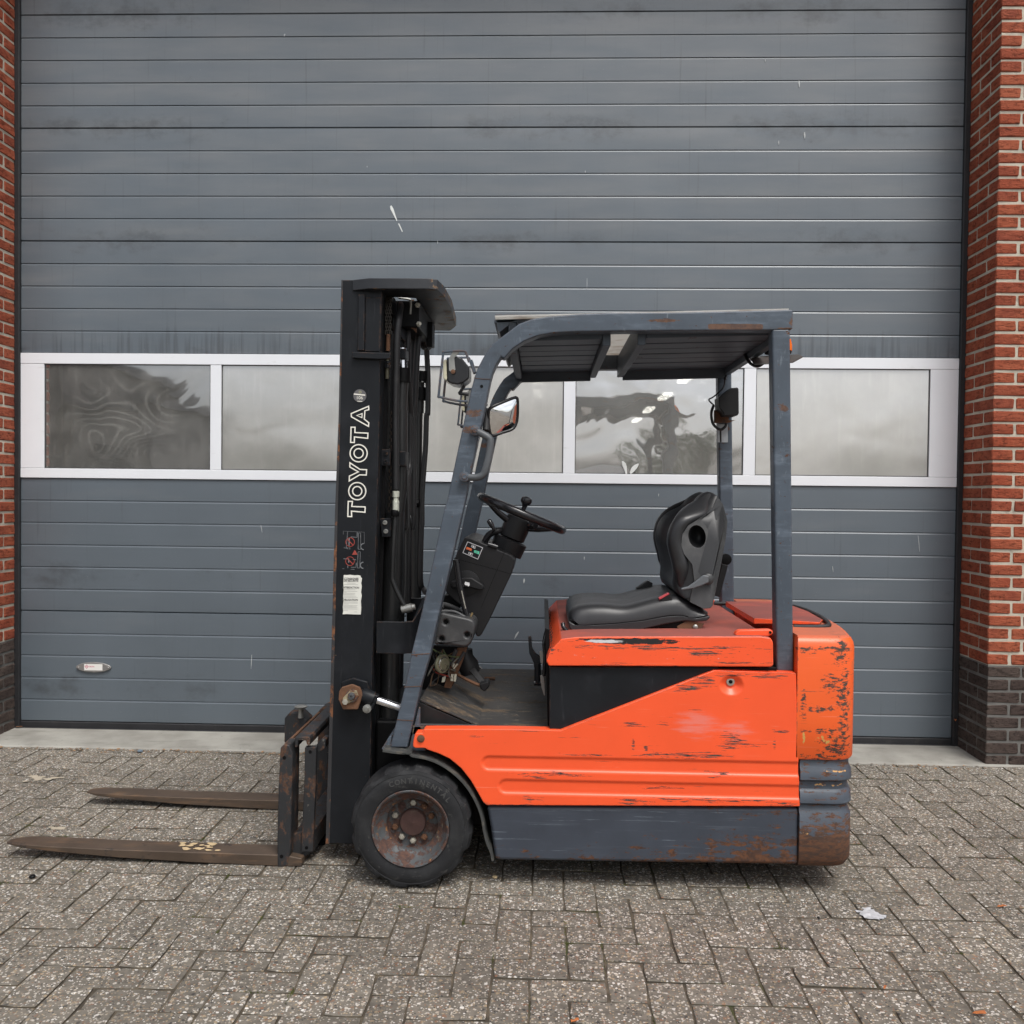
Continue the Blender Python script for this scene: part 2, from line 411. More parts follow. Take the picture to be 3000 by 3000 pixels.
# ------------------------------------------------------------------ brick pillars
def m_brick(name, c1, c2, c3, mort=False):
    b = NB(name); oi = b.n('ObjectInfo'); r = oi.outputs['Random']
    c = b.mix(b.ramp(r, 0, 1, 0, 1, False), c1, c2)
    c = b.mix(b.ramp(b.noise(7., 5), .35, .7), c, c3)
    ob = b.noise((26., 26., 60.), 6, .6, off=1)
    c = b.mix(b.ramp(ob, .50, .64, 0, .65), c, tuple(x * .42 for x in c1))
    c = b.mix(b.ramp(b.noise(120., 3, off=6), .70, .76, 0, .5), c, (.34, .29, .24))
    cr = b.noise((28., 28., 62.), 5, .72, off=3, dist=1.1)
    c = b.mix(b.ramp(cr, .34, .46, .75, 0), c, tuple(x * .22 for x in c1))
    return b.done(c, .9, 0, .25, b.bump(b.math('ADD', cr, b.math('MULTIPLY', b.noise(260., 3), .35)), 1.0, .010))
MRED = m_brick('red_brick', (.355, .080, .038), (.245, .060, .035), (.40, .110, .056))
MDARK = m_brick('dark_brick', (.060, .043, .037), (.082, .060, .052), (.105, .080, .068))
MMORT = layered('mortar', (.50, .46, .375), .95, var=.2, vs=12., bump=.6, bs=260., bd=.004,
                layers=[dict(s=14., lo=.56, hi=.72, c=(.25, .225, .185), a=.6, r=.95)])
MMORTD = layered('plinth_mortar', (.150, .148, .138), .95, var=.25, vs=12., bump=.6, bs=260., bd=.004)
CH, BH = .0635, .0505
def brick_mesh(lx, ly, seed):
    """hand-made brick: a block whose edges are slightly chipped and pushed about"""
    rr = random.Random(seed); c = .004; V = []
    for z, i in ((0, 1), (c, 0), (BH - c, 0), (BH, 1)):
        for (x, y) in ((0, 0), (lx, 0), (lx, ly), (0, ly)):
            sx, sy = (1 if x == 0 else -1), (1 if y == 0 else -1)
            for (dx, dy) in ((c, 0), (0, c)) if ((x == 0) != (y == 0)) else ((0, c), (c, 0)):
                V.append((x + sx * (dx + i * c * .8) + rr.uniform(-.0018, .0018), y + sy * (dy + i * c * .8) + rr.uniform(-.0018, .0018), z + rr.uniform(-.0016, .0016)))
    F = [tuple(range(7, -1, -1)), tuple(range(24, 32))] + [(k * 8 + j, k * 8 + (j + 1) % 8, k * 8 + 8 + (j + 1) % 8, k * 8 + 8 + j) for k in range(3) for j in range(8)]
    me = bpy.data.meshes.new('brick'); me.from_pydata(V, [], F); return me
BM = {}
def brick_of(lx, ly, mat, k):
    key = (lx, ly, mat.name, k)
    if key not in BM:
        BM[key] = brick_mesh(lx, ly, len(BM) + 3); BM[key].materials.append(mat)
    return BM[key]
def pillar(name, xc, sgn, label, nvis, front_vis):
    """xc: the inner corner; the pillar runs away from the door in direction sgn"""
    t = thing(name, (xc + sgn * .45, PY + .2, 0), label, 'pillar')
    DEP, WID, N = .335, .98, 70
    x0, x1 = sorted((xc + sgn * .0045, xc + sgn * (WID - .0045)))
    box('mortar_core', x0, x1, PY + .0045, PY + DEP + .5, 8 * CH - .0035, N * CH, MMORT, t, 0)
    box('plinth_core', x0, x1, PY + .0045, PY + DEP + .5, -.03, 8 * CH - .0040, MMORTD, t, 0)
    rr = random.Random(name); far = {}
    def put(xa, lx, ya, ly, z, mat, part):
        k = rr.randrange(5)
        xs = xc + xa if sgn > 0 else xc - xa - lx
        me = brick_of(round(lx, 3), round(ly, 3), mat, k)
        loc = Vector((xs + rr.uniform(-.0015, .0015), PY + ya + rr.uniform(-.002, .002), z + rr.uniform(-.001, .001)))
        if part:
            o = bpy.data.objects.new('brick', me); COL.objects.link(o); o.parent = t
            o.matrix_parent_inverse = Matrix.Translation(t.location).inverted(); o.location = loc
        else:
            far.setdefault(mat.name, (mat, []))[1].append(([tuple(Vector(v.co) + loc) for v in me.vertices], [tuple(p.vertices) for p in me.polygons]))
    for k in range(N):
        z = k * CH + .002; mat = MDARK if k < 8 else MRED; vis_ = k < nvis
        if k % 2 == 0:      # header on the front, stretcher down the side
            put(0, .102, 0, .212, z, mat, vis_); put(0, .102, .224, .108, z, mat, vis_)
            x = .114
        else:               # three-quarter on the front, header down the side
            put(0, .158, 0, .102, z, mat, vis_); put(0, .102, .114, .212, z, mat, vis_)
            x = .170
        first = True
        while x < WID - .03:
            l = min(.21, WID - x)
            put(x, l, 0, .102, z, mat, vis_ and first and front_vis); first = False
            x += .222
    for nm, (mat, parts) in far.items():
        v, f = join(parts); tag(mk('bricks', v, f, mat, t), kind='stuff')
    return t
pillar('brick_pillar', XR, 1, 'red brick pillar with dark brick plinth on the right of the roller door', 62, True)
pillar('brick_pillar', XL, -1, 'red brick pillar cut off by the left edge, beside the grey sectional door', 62, False)
wall = mk('building_wall', *join([boxdata(-9, XL - .98, PY + .05, PY + .35, -.04, 7.2), boxdata(XR + .98, 9, PY + .05, PY + .35, -.04, 7.2), boxdata(XL - .98, XR + .98, PY, PY + .35, 4.46, 7.2)]), MRED)
tag(wall, 'plain red brick wall of the warehouse above and beyond the pillars', 'wall')

# ------------------------------------------------------------------ sectional door
def m_door():
    b = NB('door_paint'); z = b.xyz()[2]
    col = b.mix(1.0, (.106, .129, .150), b.ramp(b.noise(2.2, 3), .25, .75, .92, 1.08, False), 'MULTIPLY')
    # chalky blotches, with sky reflection painted in, lighter towards the top
    chalk_sky = b.math('ADD', b.math('MULTIPLY', b.noise((1.6, 2, 9.), 4), .45), b.ramp(z, .6, 4.2, .22, .40, False))
    col = b.mix(b.ramp(chalk_sky, .46, .80, 0, .75), col, (.192, .199, .202))
    # grime that gathers round the section joints
    t = b.math('FRACT', b.math('DIVIDE', b.math('SUBTRACT', z, 3.906 - 6.105 + .3052), .6105)); d = b.math('ABSOLUTE', b.math('SUBTRACT', t, .5))
    near_ = b.math('MULTIPLY', b.ramp(d, .0, .22, .34, 0), b.ramp(b.noise((1.5, 1, .35), 2, off=6.2), .40, .66))
    col = b.mix(b.ramp(b.math('ADD', b.noise((9., 9, 13.), 5, .7, off=4), near_), .60, 1.05, 0, .70), col, (.050, .055, .060))
    # drip marks above the window band
    drip = b.math('ADD', b.noise((55., 9, 2.2), 3, off=9), b.math('MULTIPLY', b.ell(0, 2.10, 4., .15), .26))
    col = b.mix(b.ramp(drip, .60, .90, 0, .6), col, (.050, .055, .062))
    col = b.mix(b.ramp(b.noise(160., 2), .735, .76, 0, .5), col, (.28, .29, .29))
    return b.done(col, b.ramp(chalk_sky, .4, .8, .36, .46), 0, .75, b.bump(b.noise(420., 2), .25, .0006))
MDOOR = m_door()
MFRAME = layered('white_frame', (.80, .82, .85), .35, var=.03, vs=4., bump=.05, layers=[dict(s=(8., 8, 30.), lo=.62, hi=.8, c=(.50, .49, .47), a=.4), dict(s=200., lo=.74, hi=.77, c=(.3, .28, .25), a=.6)])
MRUB = layered('black_rubber', (.016, .016, .018), .6, var=.3, vs=10., bump=.2, layers=[dict(s=14., lo=.55, hi=.8, c=(.05, .048, .045), a=.6)])
door = thing('sectional_door', (-.334, DY, 0), 'wide grey ribbed sectional door with a white framed window band', 'door')
ZT, ST = 3.906, .1221
XA, XB = XL + .028, XR - .028
def panel(name, z0, z1, top_joint=True):
    n = max(1, round((z1 - z0) / ST)); P_ = [(0, z0), (.004, z0 + .0015)] if False else []
    st = (z1 - z0) / n; prof = []
    for i in range(n):
        a, c = z0 + i * st, z0 + (i + 1) * st
        if i == 0: prof += [(.010, a + .0010), (.0012, a + .0045)]
        else: prof += [(.0070, a + .0002), (.0, a + .0012)]
        # the field of each rib is very slightly crowned
        prof += [(-.0002, a + st * .35), (-.0002, a + st * .7)]
        if i == n - 1: prof += [(.0012, c - .0040), (.010, c - .0010)]
        else: prof += [(.0, c - .0098), (.0040, c - .0014), (.0075, c - .0010)]
    X = [XA + (XB - XA) * i / 24 for i in range(25)]
    V, F = [], []; rr = random.Random(name + str(z0)); m = len(prof)
    wv = [rr.uniform(-.0008, .0008) for _ in range(25)]
    for i, x in enumerate(X):
        V += [(x, DY + d + wv[i] * (1 if 1 < j < m - 2 else 0), z) for j, (d, z) in enumerate(prof)]
    for i in range(24):
        F += [(i * m + j, (i + 1) * m + j, (i + 1) * m + j + 1, i * m + j + 1) for j in range(m - 1)]
    k = len(V); V += [(XA, DY + .04, z0), (XB, DY + .04, z0), (XB, DY + .04, z1), (XA, DY + .04, z1)]; F.append((k, k + 3, k + 2, k + 1))
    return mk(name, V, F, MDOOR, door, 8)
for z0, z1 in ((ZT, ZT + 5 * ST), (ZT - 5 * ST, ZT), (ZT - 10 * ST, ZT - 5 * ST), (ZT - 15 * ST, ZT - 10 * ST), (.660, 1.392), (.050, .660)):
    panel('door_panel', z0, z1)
prism('bottom_seal', [(XA - .01, .003), (XB + .01, .003), (XB + .01, .050), (XA - .01, .050)], DY - .006, DY + .04, MRUB, door, .006)
prism('seal_lip', [(XA - .01, .0), (XB + .01, .0), (XB + .01, .018), (XA - .01, .018)], DY - .016, DY - .0065, MRUB, door, .004)
for a, c in ((XL - .004, XA), (XB, XR + .004)):
    prism('side_seal', [(a, 0.002), (c, 0.002), (c, 4.5), (a, 4.5)], DY - .020, DY + .05, MRUB, door, .006)
# white window band
ZW1, ZW0 = 2.0735, 1.392
FY = DY - .009
prism('frame_rail', [(XA, ZW1 - .058), (XB, ZW1 - .058), (XB, ZW1), (XA, ZW1)], FY, DY + .035, MFRAME, door, .002)
prism('frame_rail', [(XA, ZW0), (XB, ZW0), (XB, ZW0 + .052), (XA, ZW0 + .052)], FY, DY + .035, MFRAME, door, .002)
PX = [(-2.7325, 1.7275), (-1.8128, 1.7350), (-1.7527, 1.7355), (-0.8613, 1.7428), (-0.7982, 1.7433), (0.1081, 1.7324), (0.1704, 1.7329), (1.0690, 1.7222), (1.1323, 1.7227), (2.0479, 1.7304)]
PX = [q[0] for q in PX]
edges = [(XA, PX[0]), (PX[1], PX[2]), (PX[3], PX[4]), (PX[5], PX[6]), (PX[7], PX[8]), (PX[9], XB)]
for i, (a, c) in enumerate(edges):
    prism('frame_stile' if i in (0, 5) else 'mullion', [(a, ZW0 + .053), (c, ZW0 + .053), (c, ZW1 - .059), (a, ZW1 - .059)], FY + (.001 if i in (0, 5) else .0015), DY + .034, MFRAME, door, .002)
def m_pane(name, haze, refl, wav, tint, amp, rough, rings):
    """scuffed acrylic: part mirror, part milky, part see-through, with a wavy face"""
    b = NB(name); t = b.t; t.nodes.remove(b.b)
    h = b.noise((2.1, 2.1, 2.7), 2, .4, off=wav, dist=.7)
    bp = b.n('Bump'); bp.inputs['Strength'].default_value = .9; bp.inputs['Distance'].default_value = amp; b.l(h, bp.inputs['Height'])
    gl = b.n('BsdfGlossy'); gl.inputs['Roughness'].default_value = rough; gl.inputs['Color'].default_value = (.95, .96, 1, 1); b.l(bp.outputs[0], gl.inputs['Normal'])
    tr = b.n('BsdfTransparent'); tr.inputs['Color'].default_value = (*tint, 1)
    df = b.n('BsdfDiffuse'); df.inputs['Color'].default_value = (.70, .69, .64, 1)
    tl = b.n('BsdfTranslucent'); tl.inputs['Color'].default_value = (.5, .49, .46, 1)
    m0 = b.n('MixShader'); m0.inputs[0].default_value = .15; b.l(df.outputs[0], m0.inputs[1]); b.l(tl.outputs[0], m0.inputs[2])
    dirt_sky = b.math('ADD', b.ramp(b.noise((30., 9, 3.), 5, off=2), .5, .85, 0, .10), b.ramp(b.noise(5., 5, off=7), .3, .8, haze - .06, haze + .10), clamp=True)
    if rings:      # glimpses of reflected sky painted into the haze, like contour lines
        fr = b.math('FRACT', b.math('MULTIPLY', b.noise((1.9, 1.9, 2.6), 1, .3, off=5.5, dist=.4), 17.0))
        dirt_sky = b.math('ADD', dirt_sky, b.math('MULTIPLY', b.ramp(b.math('ABSOLUTE', b.math('SUBTRACT', fr, .5)), .0, .22, .15, 0), b.ell((PX[0] + PX[1]) / 2 - .02, 1.73, .36, .27)), clamp=True)
    m1 = b.n('MixShader'); b.l(dirt_sky, m1.inputs[0]); b.l(tr.outputs[0], m1.inputs[1]); b.l(m0.outputs[0], m1.inputs[2])
    m2 = b.n('MixShader'); m2.inputs[0].default_value = refl; b.l(m1.outputs[0], m2.inputs[1]); b.l(gl.outputs[0], m2.inputs[2])
    b.l(m2.outputs[0], b.out.inputs[0]); return b.m
PANES = [(.20, .36, 2.0), (.60, .40, 4.0), (.80, .20, 7.3), (.40, .44, 11.), (.74, .32, 15.)]
MGASK = layered('gasket', (.05, .05, .05), .6)
for i, (hz, rf, wv) in enumerate(PANES):
    a, c = PX[2 * i], PX[2 * i + 1]
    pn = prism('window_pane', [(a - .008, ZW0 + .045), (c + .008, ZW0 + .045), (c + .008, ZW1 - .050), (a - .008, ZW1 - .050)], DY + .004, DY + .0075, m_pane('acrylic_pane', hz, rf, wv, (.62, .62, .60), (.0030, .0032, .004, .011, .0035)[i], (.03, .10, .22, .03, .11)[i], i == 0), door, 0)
    v, f = ringdata([(a - .004, ZW0 + .049), (c + .004, ZW0 + .049), (c + .004, ZW1 - .055), (a - .004, ZW1 - .055)], [(a + .004, ZW0 + .057), (c - .004, ZW0 + .057), (c - .004, ZW1 - .062), (a + .004, ZW1 - .062)], DY - .001, DY + .0035)
    mk('gasket', v, f, MGASK, pn)
# oval maker's plate low on the left
pc = (-2.4544, 5.0030, 0.3538)
MALU = layered('dull_aluminium', (.30, .29, .28), .45, .6, var=.2, vs=30.)
ov = [(pc[0] + .098 * math.cos(a) * (1 - .0 * abs(math.sin(a))), pc[2] + .0285 * math.sin(a) * abs(math.sin(a)) ** .15) for a in [2 * math.pi * i / 40 for i in range(40)]]
plate = prism('oval_plate', ov, DY - .012, DY - .0005, MALU, door, .004)
MWHITE = layered('white_print', (.78, .76, .72), .5, var=.05); MPINK = layered('faded_red_print', (.55, .10, .17), .5); MPALE = layered('pale_red_print', (.66, .40, .42), .5)
lc = (pc[0] + .001, pc[2] + .001)
prism('plate_label', [(lc[0] - .051, lc[1] - .0175), (lc[0] + .051, lc[1] - .0175), (lc[0] + .051, lc[1] + .0175), (lc[0] - .051, lc[1] + .0175)], DY - .0135, DY - .0121, MWHITE, plate, .0005)
dc = (lc[0] - .037, lc[1] + .003)
v, f = ringdata([(dc[0] - .011, dc[1]), (dc[0], dc[1] - .011), (dc[0] + .011, dc[1]), (dc[0], dc[1] + .011)], [(dc[0] - .0075, dc[1]), (dc[0], dc[1] - .0075), (dc[0] + .0075, dc[1]), (dc[0], dc[1] + .0075)], DY - .0139, DY - .0136)
mk('diamond_mark', v, f, MPINK, plate)
text('lettering', 'N', .010, (dc[0], DY - .0138, dc[1]), MPINK, plate)
text('lettering', 'ORTH', .0115, (lc[0] - .010, DY - .0138, lc[1] + .003), MPINK, plate, sx=1.0)
for x in (-.083, .083): lathe('rivet', [(.005, -.0005), (.005, .001), (.003, .003), (0, .0035)], (pc[0] + x, DY - .012, pc[2] - .002), (0, -1, 0), MALU, plate, 10)
# bird droppings and paint flecks on the door
MDROP = layered('dried_white', (.70, .72, .70), .8); MDROP2 = layered('faint_white', (.46, .48, .48), .8)
def fleck(z, pts, Y=DY):
    return prism('white_streak', pts, Y - .0022, Y - .0008, MDROP2 if z else MDROP, door, 0)
fleck(0, [(-0.8391, 2.8743), (-0.8318, 2.8779), (-0.8224, 2.8633), (-0.8148, 2.8414), (-0.8072, 2.8176), (-0.7997, 2.7993), (-0.8033, 2.7938), (-0.8146, 2.8158), (-0.8278, 2.8414), (-0.8372, 2.8578)])
fleck(0, [(-0.7958, 2.7810), (-0.7884, 2.7811), (-0.7696, 2.7390), (-0.7733, 2.7353)])
for (x, y, l, w, s) in ((2312, 278, 22, 5, 1), (2330, 425, 22, 5, 1), (2257, 445, 14, 3, 0), (1711, 845, 38, 1.6, 0), (1274, 722, 12, 1.5, 0), (1702, 522, 8, 2, 0), (820, 115, 9, 4, -2), (2675, 1600, 55, 2.0, 5), (2432, 1675, 20, 2, 2), (732, 1955, 50, 2, -2), (757, 1560, 26, 2.5, 4), (1538, 1712, 16, 5, -1), (1523, 1872, 26, 4, -12), (1713, 1645, 12, 2.5, 0), (1927, 1460, 10, 2, 0), (1065, 500, 5, 2, 0), (2215, 210, 9, 2, 0)):
    p0, k = (-2.9819, 5.0030, 3.9873), 5.003 / 2715.4
    cx = (x - 1500) * k - .164 + (1500 - y) * .0000; cz = 1.334 + (1455 + (x - 1500) * .0109 - y) * k
    l *= .85
    fleck(1, [(cx - w * k * .3, cz + l * k / 2), (cx + w * k * .3, cz + l * k / 2), (cx + s * k * .5 + w * k * .5, cz), (cx + s * k + w * k * .12, cz - l * k / 2), (cx + s * k - w * k * .12, cz - l * k / 2), (cx + s * k * .5 - w * k * .5, cz + l * k * .1)])
# two white feathers caught on the lower window rail
for nm, lab, pts in (('feather', 'upright white feather on the window rail, left of the pair', [(1822, 1353), (1827, 1354), (1833, 1360), (1836, 1370), (1837, 1388), (1834, 1390), (1829, 1378), (1823, 1366)]),
                     ('feather', 'white feather leaning right on the window rail, right of the pair', [(1868, 1363), (1872, 1364), (1867, 1375), (1858, 1386), (1848, 1394), (1845, 1388), (1850, 1376), (1858, 1368)])):
    pass
FE = [[(0.4236, 1.5096), (0.4327, 1.5078), (0.4439, 1.4969), (0.4496, 1.4787), (0.4519, 1.4421), (0.4446, 1.4402), (0.4370, 1.4639), (0.4257, 1.4858)], [(0.5078, 1.4921), (0.5151, 1.4903), (0.5063, 1.4701), (0.4901, 1.4498), (0.4721, 1.4350), (0.4665, 1.4441), (0.4753, 1.4680), (0.4897, 1.4828)]]
for pts, lab in zip(FE, ('upright white feather on the window rail, left one of the pair', 'white feather leaning right on the window rail, right one of the pair')):
    zz = min(q[1] for q in pts) - (ZW0 + .0525); pts = [(x, z - zz) for x, z in pts]
    V, F = prismdata(pts, DY - .0055, DY - .0035)
    fo = mk('feather', V, F, MDROP, None, None, .0006); tag(fo, lab, 'feather', 'feathers on the window rail')

# ------------------------------------------------------------------ hall behind the door
MHALL = layered('hall_wall', (.20, .20, .19), .9, var=.2, vs=1.); MHF = layered('hall_floor', (.12, .12, .115), .7, var=.2)
hw = mk('hall_walls', *join([boxdata(-8, 8, 26, 26.1, 0, 5), boxdata(-8.1, -8, 5.3, 26, 0, 5), boxdata(8, 8.1, 5.3, 26, 0, 5), boxdata(-8.1, 8.1, 5.3, 26.1, 5.01, 5.1)]), MHALL); tag(hw, kind='structure')
hf = mk('hall_floor', [(-8, 5.305, .015), (8, 5.305, .015), (8, 26, .015), (-8, 26, .015)], [(0, 1, 2, 3)], MHF); tag(hf, kind='structure')
mb = NB('lamp_tube'); mb.b.inputs['Emission Color'].default_value = (1, .98, .93, 1); mb.b.inputs['Emission Strength'].default_value = 11; MLAMP = mb.m
MLH = layered('lamp_housing', (.7, .7, .7), .4)
for k, (x, y) in enumerate(((2.03, 13.3), (2.05, 15.8), (2.06, 18.3), (2.08, 20.8), (-.10, 13.6), (-.10, 15.5))):
    zz = 3.02
    l = thing('ceiling_lamp', (x, y, zz), ('lit strip lamp behind the fourth pane, %s in its row' % ('topmost', 'second from the top', 'third from the top', 'lowest')[k]) if k < 4 else 'lit strip lamp blurred behind the third pane, %s of two' % ('upper', 'lower')[k - 4], 'lamp', 'strip lamps in the hall')
    box('housing', x - .09, x + .09, y - .5, y + .5, zz + .001, zz + .06, MLH, l); box('tube', x - .07, x + .07, y - .48, y + .48, zz - .04, zz, MLAMP, l, 0)

# ------------------------------------------------------------------ what stands behind the camera and shows in the panes
def far_building(name, x0, x1, y0, y1, h, label, col):
    t = thing(name, ((x0 + x1) / 2, (y0 + y1) / 2, 0), label, 'building')
    mw = layered(name + '_wall', col, .9, var=.15, vs=1.5); mg = layered(name + '_glass', (.03, .035, .04), .1); mr = layered(name + '_roof', (.06, .06, .065), .8)
    box('wall', x0, x1, y0, y1, -.04, h, mw, t, 0); box('roof', x0 - .2, x1 + .2, y0 - .2, y1 + .2, h + .002, h + .25, mr, t, 0)
    n = int((x1 - x0 - .2) / 2.0)
    for i in range(n):
        xa = x0 + .6 + i * 2.2
        w = box('window', xa, xa + 1.3, y1 + .002, y1 + .05, 1.0, 2.3, mr, t, 0); box('pane', xa + .08, xa + 1.22, y1 + .052, y1 + .056, 1.08, 2.22, mg, w, 0)
    return t
far_building('workshop_building', -26, -13.4, -24, -15, 4.9, 'low dark workshop across the yard, mirrored in the leftmost pane', (.10, .09, .085))
far_building('storage_building', -13.2, -10.9, -22, -15.4, 3.75, 'small grey annex across the yard, mirrored in the leftmost pane', (.13, .125, .12))
MLEAF = layered('tree_leaf', (.045, .075, .022), .7, var=.4, vs=3., bump=0); MBARK = layered('tree_bark', (.08, .06, .045), .9)
def tree(x, y, h, w, seed, label):
    t = thing('tree', (x, y, 0), label, 'tree', 'trees across the yard'); rr = random.Random(seed)
    limbs = [tubedata([(x, y, -.04), (x + .05, y, h * .35), (x - .05, y + .1, h * .7)], [.16, .12, .05], 8)]
    for k in range(6):
        a = rr.uniform(0, 6.28); limbs.append(tubedata([(x, y, h * .3), (x + math.cos(a) * w * .3, y + math.sin(a) * w * .3, h * .62)], [.06, .02], 6))
    mk('trunk', *join(limbs), MBARK, t); V, F = [], []
    blobs = [(x + rr.gauss(0, w * .28), y + rr.gauss(0, w * .28), h * rr.uniform(.42, .88), w * rr.uniform(.13, .26)) for _ in range(16)]
    for _ in range(2600):
        bx, by, bz, br = rr.choice(blobs); d = Vector((rr.gauss(0, 1), rr.gauss(0, 1), rr.gauss(0, .8))).normalized() * br * rr.uniform(.5, 1.05)
        c = Vector((bx, by, bz)) + d; s = rr.uniform(.04, .10); u = Vector((rr.gauss(0, 1), rr.gauss(0, 1), rr.gauss(0, 1))).normalized(); w_ = u.orthogonal().normalized()
        k = len(V); V += [c + u * s, c + w_ * s * .6, c - u * s, c - w_ * s * .6]; F.append((k, k + 1, k + 2, k + 3))
    mk('crown', V, F, MLEAF, t)
for i, (x, y, h, w, lab) in enumerate(((-7.4, -15.5, 2.75, 2.6, 'rounded tree across the yard, next to the grey annex'), (-5.2, -16, 2.7, 2.2, 'low tree across the yard, second from the left'),
                                  (3.9, -16, 3.0, 3.0, 'broad tree across the yard, second from the right'), (9.3, -15.5, 3.0, 3.4, 'broad tree across the yard, rightmost of the row'))):
    tree(x, y, h, w, 40 + i, lab)

# ------------------------------------------------------------------ forklift: paints
OR = (.90, .102, .028)
WHITEP = (.62, .60, .58)
def orange(name, boxes=(), streaks=.665, pale=(), base=OR, cs=(13., 34., 190.), clo=.735, chip=(GREYCHIP, DARKCHIP), soft=.02, extra=(), dust=(.225, .073, .060, .95)):
    return layered(name, base, .36, spec=.5, var=.06, vs=5., bump=.10, bs=90., bd=.0008, dust=dust, edge=(GREYCHIP, .80), layers=[
        dict(s=(3.2, 10., 60.), lo=.60, hi=.78, c=(.92, .20, .10), a=.28, h=0, r=.5),
        dict(s=(9., 9., 70.), lo=.66, hi=.92, c=(.70, .30, .27), a=.42, n=.74, box=[e for e in pale], k=.34, h=0, r=.6) if pale else dict(s=4., lo=.98, hi=.99, c=OR),
        dict(s=(5., 10., 170.), lo=streaks - .015, hi=streaks + .01, c=GREYCHIP, c2=DARKCHIP, r=.8, d=5),
        dict(s=(4., 10., 210.), lo=.66, hi=.70, c=(.90, .26, .16), a=.55, h=0, o=21.),
        dict(s=(26., 26., 40.), lo=.735, hi=.75, c=DARKCHIP, c2=GREYCHIP, r=.8),
        dict(s=cs, lo=clo, hi=clo + soft, c=chip[0], c2=chip[1], r=.85, box=[(e[0], e[1], e[2] * 1.5, e[3] * 1.9) for e in boxes], k=.25, n=.74, d=6),
    ] + list(extra))
SIDEBOX = [(*[(0.4924, 0.4651)][0], .19, .012), (*[(0.6336, 0.5137)][0], .05, .030), (*[(0.6917, 0.5031)][0], .06, .008), (*[(0.3130, 0.5629)][0], .05, .009),
           (*[(0.4165, 0.5701)][0], .028, .007), (*[(0.0387, 0.3916)][0], .16, .007), (*[(-0.0068, 0.3788)][0], .06, .007), (*[(0.5966, 0.4052)][0], .06, .010),
           (*[(0.4034, 0.3521)][0], .10, .005), (*[(0.5592, 0.3162)][0], .22, .008), (*[(0.3327, 0.3047)][0], .08, .012), (*[(-0.0256, 0.3067)][0], .05, .009),
           (*[(0.6494, 0.7353)][0], .07, .008), (*[(0.7650, 0.7341)][0], .08, .008), (*[(0.5403, 0.7139)][0], .05, .018), (*[(0.4891, 0.6902)][0], .06, .014),
           (*[(0.3132, 0.5008)][0], .007, .028), (*[(0.3562, 0.4833)][0], .008, .010), (*[(0.7816, 0.5068)][0], .006, .022), (*[(0.8033, 0.5496)][0], .035, .008),
           (*[(0.1487, 0.4582)][0], .09, .005), (*[(-0.0777, 0.2825)][0], .3, .005), (*[(-0.2183, 0.5157)][0], .035, .005), (*[(0.8105, 0.3086)][0], .07, .010)]
MOR = orange('orange_side_paint', SIDEBOX, .70, pale=[(*[(0.5296, 0.5703)][0], .13, .08), (*[(0.6523, 0.5531)][0], .09, .05)], dust=None)
HOODBOX = [(*[(0.3321, 0.8243)][0], .28, .008), (*[(0.5518, 0.8084)][0], .08, .012), (*[(0.6159, 0.8257)][0], .15, .006), (*[(0.6680, 0.7779)][0], .12, .004), (*[(0.0371, 0.8097)][0], .012, .012), (*[(0.2941, 0.7630)][0], .2, .004)]
SCR = [(*[(0.2930, 0.8445)][0], .16, .0095)]
MHOOD = orange('orange_hood_paint', HOODBOX, .70, extra=[dict(s=(26., 30, 120.), lo=.64, hi=.68, n=.74, c=(.018, .017, .017), box=[(*e, .40) for e in [(*[(0.2930, 0.8445)][0], .20, .013)]], r=.4),
        dict(s=(20., 30, 120.), lo=.66, hi=.72, n=.74, c=(.62, .62, .63), box=[(*e, .30) for e in [(*[(0.2153, 0.8426)][0], .095, .0075)]], r=.3)])
CWBOX = [(*[(1.0001, 0.8256)][0], .035, .05), (*[(0.9744, 0.8316)][0], .06, .008), (*[(0.9637, 0.7149)][0], .03, .03), (*[(1.0028, 0.6702)][0], .03, .09), (*[(0.9269, 0.6266)][0], .07, .010),
         (*[(0.9410, 0.5555)][0], .08, .008), (*[(0.9803, 0.5010)][0], .055, .040), (*[(1.0049, 0.5535)][0], .03, .05), (*[(0.9233, 0.4674)][0], .06, .010), (*[(0.8756, 0.6354)][0], .012, .05), (*[(0.8915, 0.8238)][0], .04, .012)]
MCWO = orange('orange_counterweight_paint', CWBOX, .67, cs=(34., 34., 80.), clo=.70, chip=((.085, .052, .034), (.045, .036, .030)), soft=.06, base=(.83, .118, .022), extra=[dict(s=22., lo=.84, hi=.88, c=(.62, .36, .10), box=[(*e, .44) for e in [(*[(0.9543, 0.5265)][0], .07, .035), (*[(0.8774, 0.5282)][0], .012, .04)]], r=.7), dict(s=30., lo=.62, hi=.8, c=(.45, .13, .05), a=.5, x=(.96, 1.05, .16), r=.7)], dust=(.36, .115, .066, .9))
GB = (.062, .080, .103)
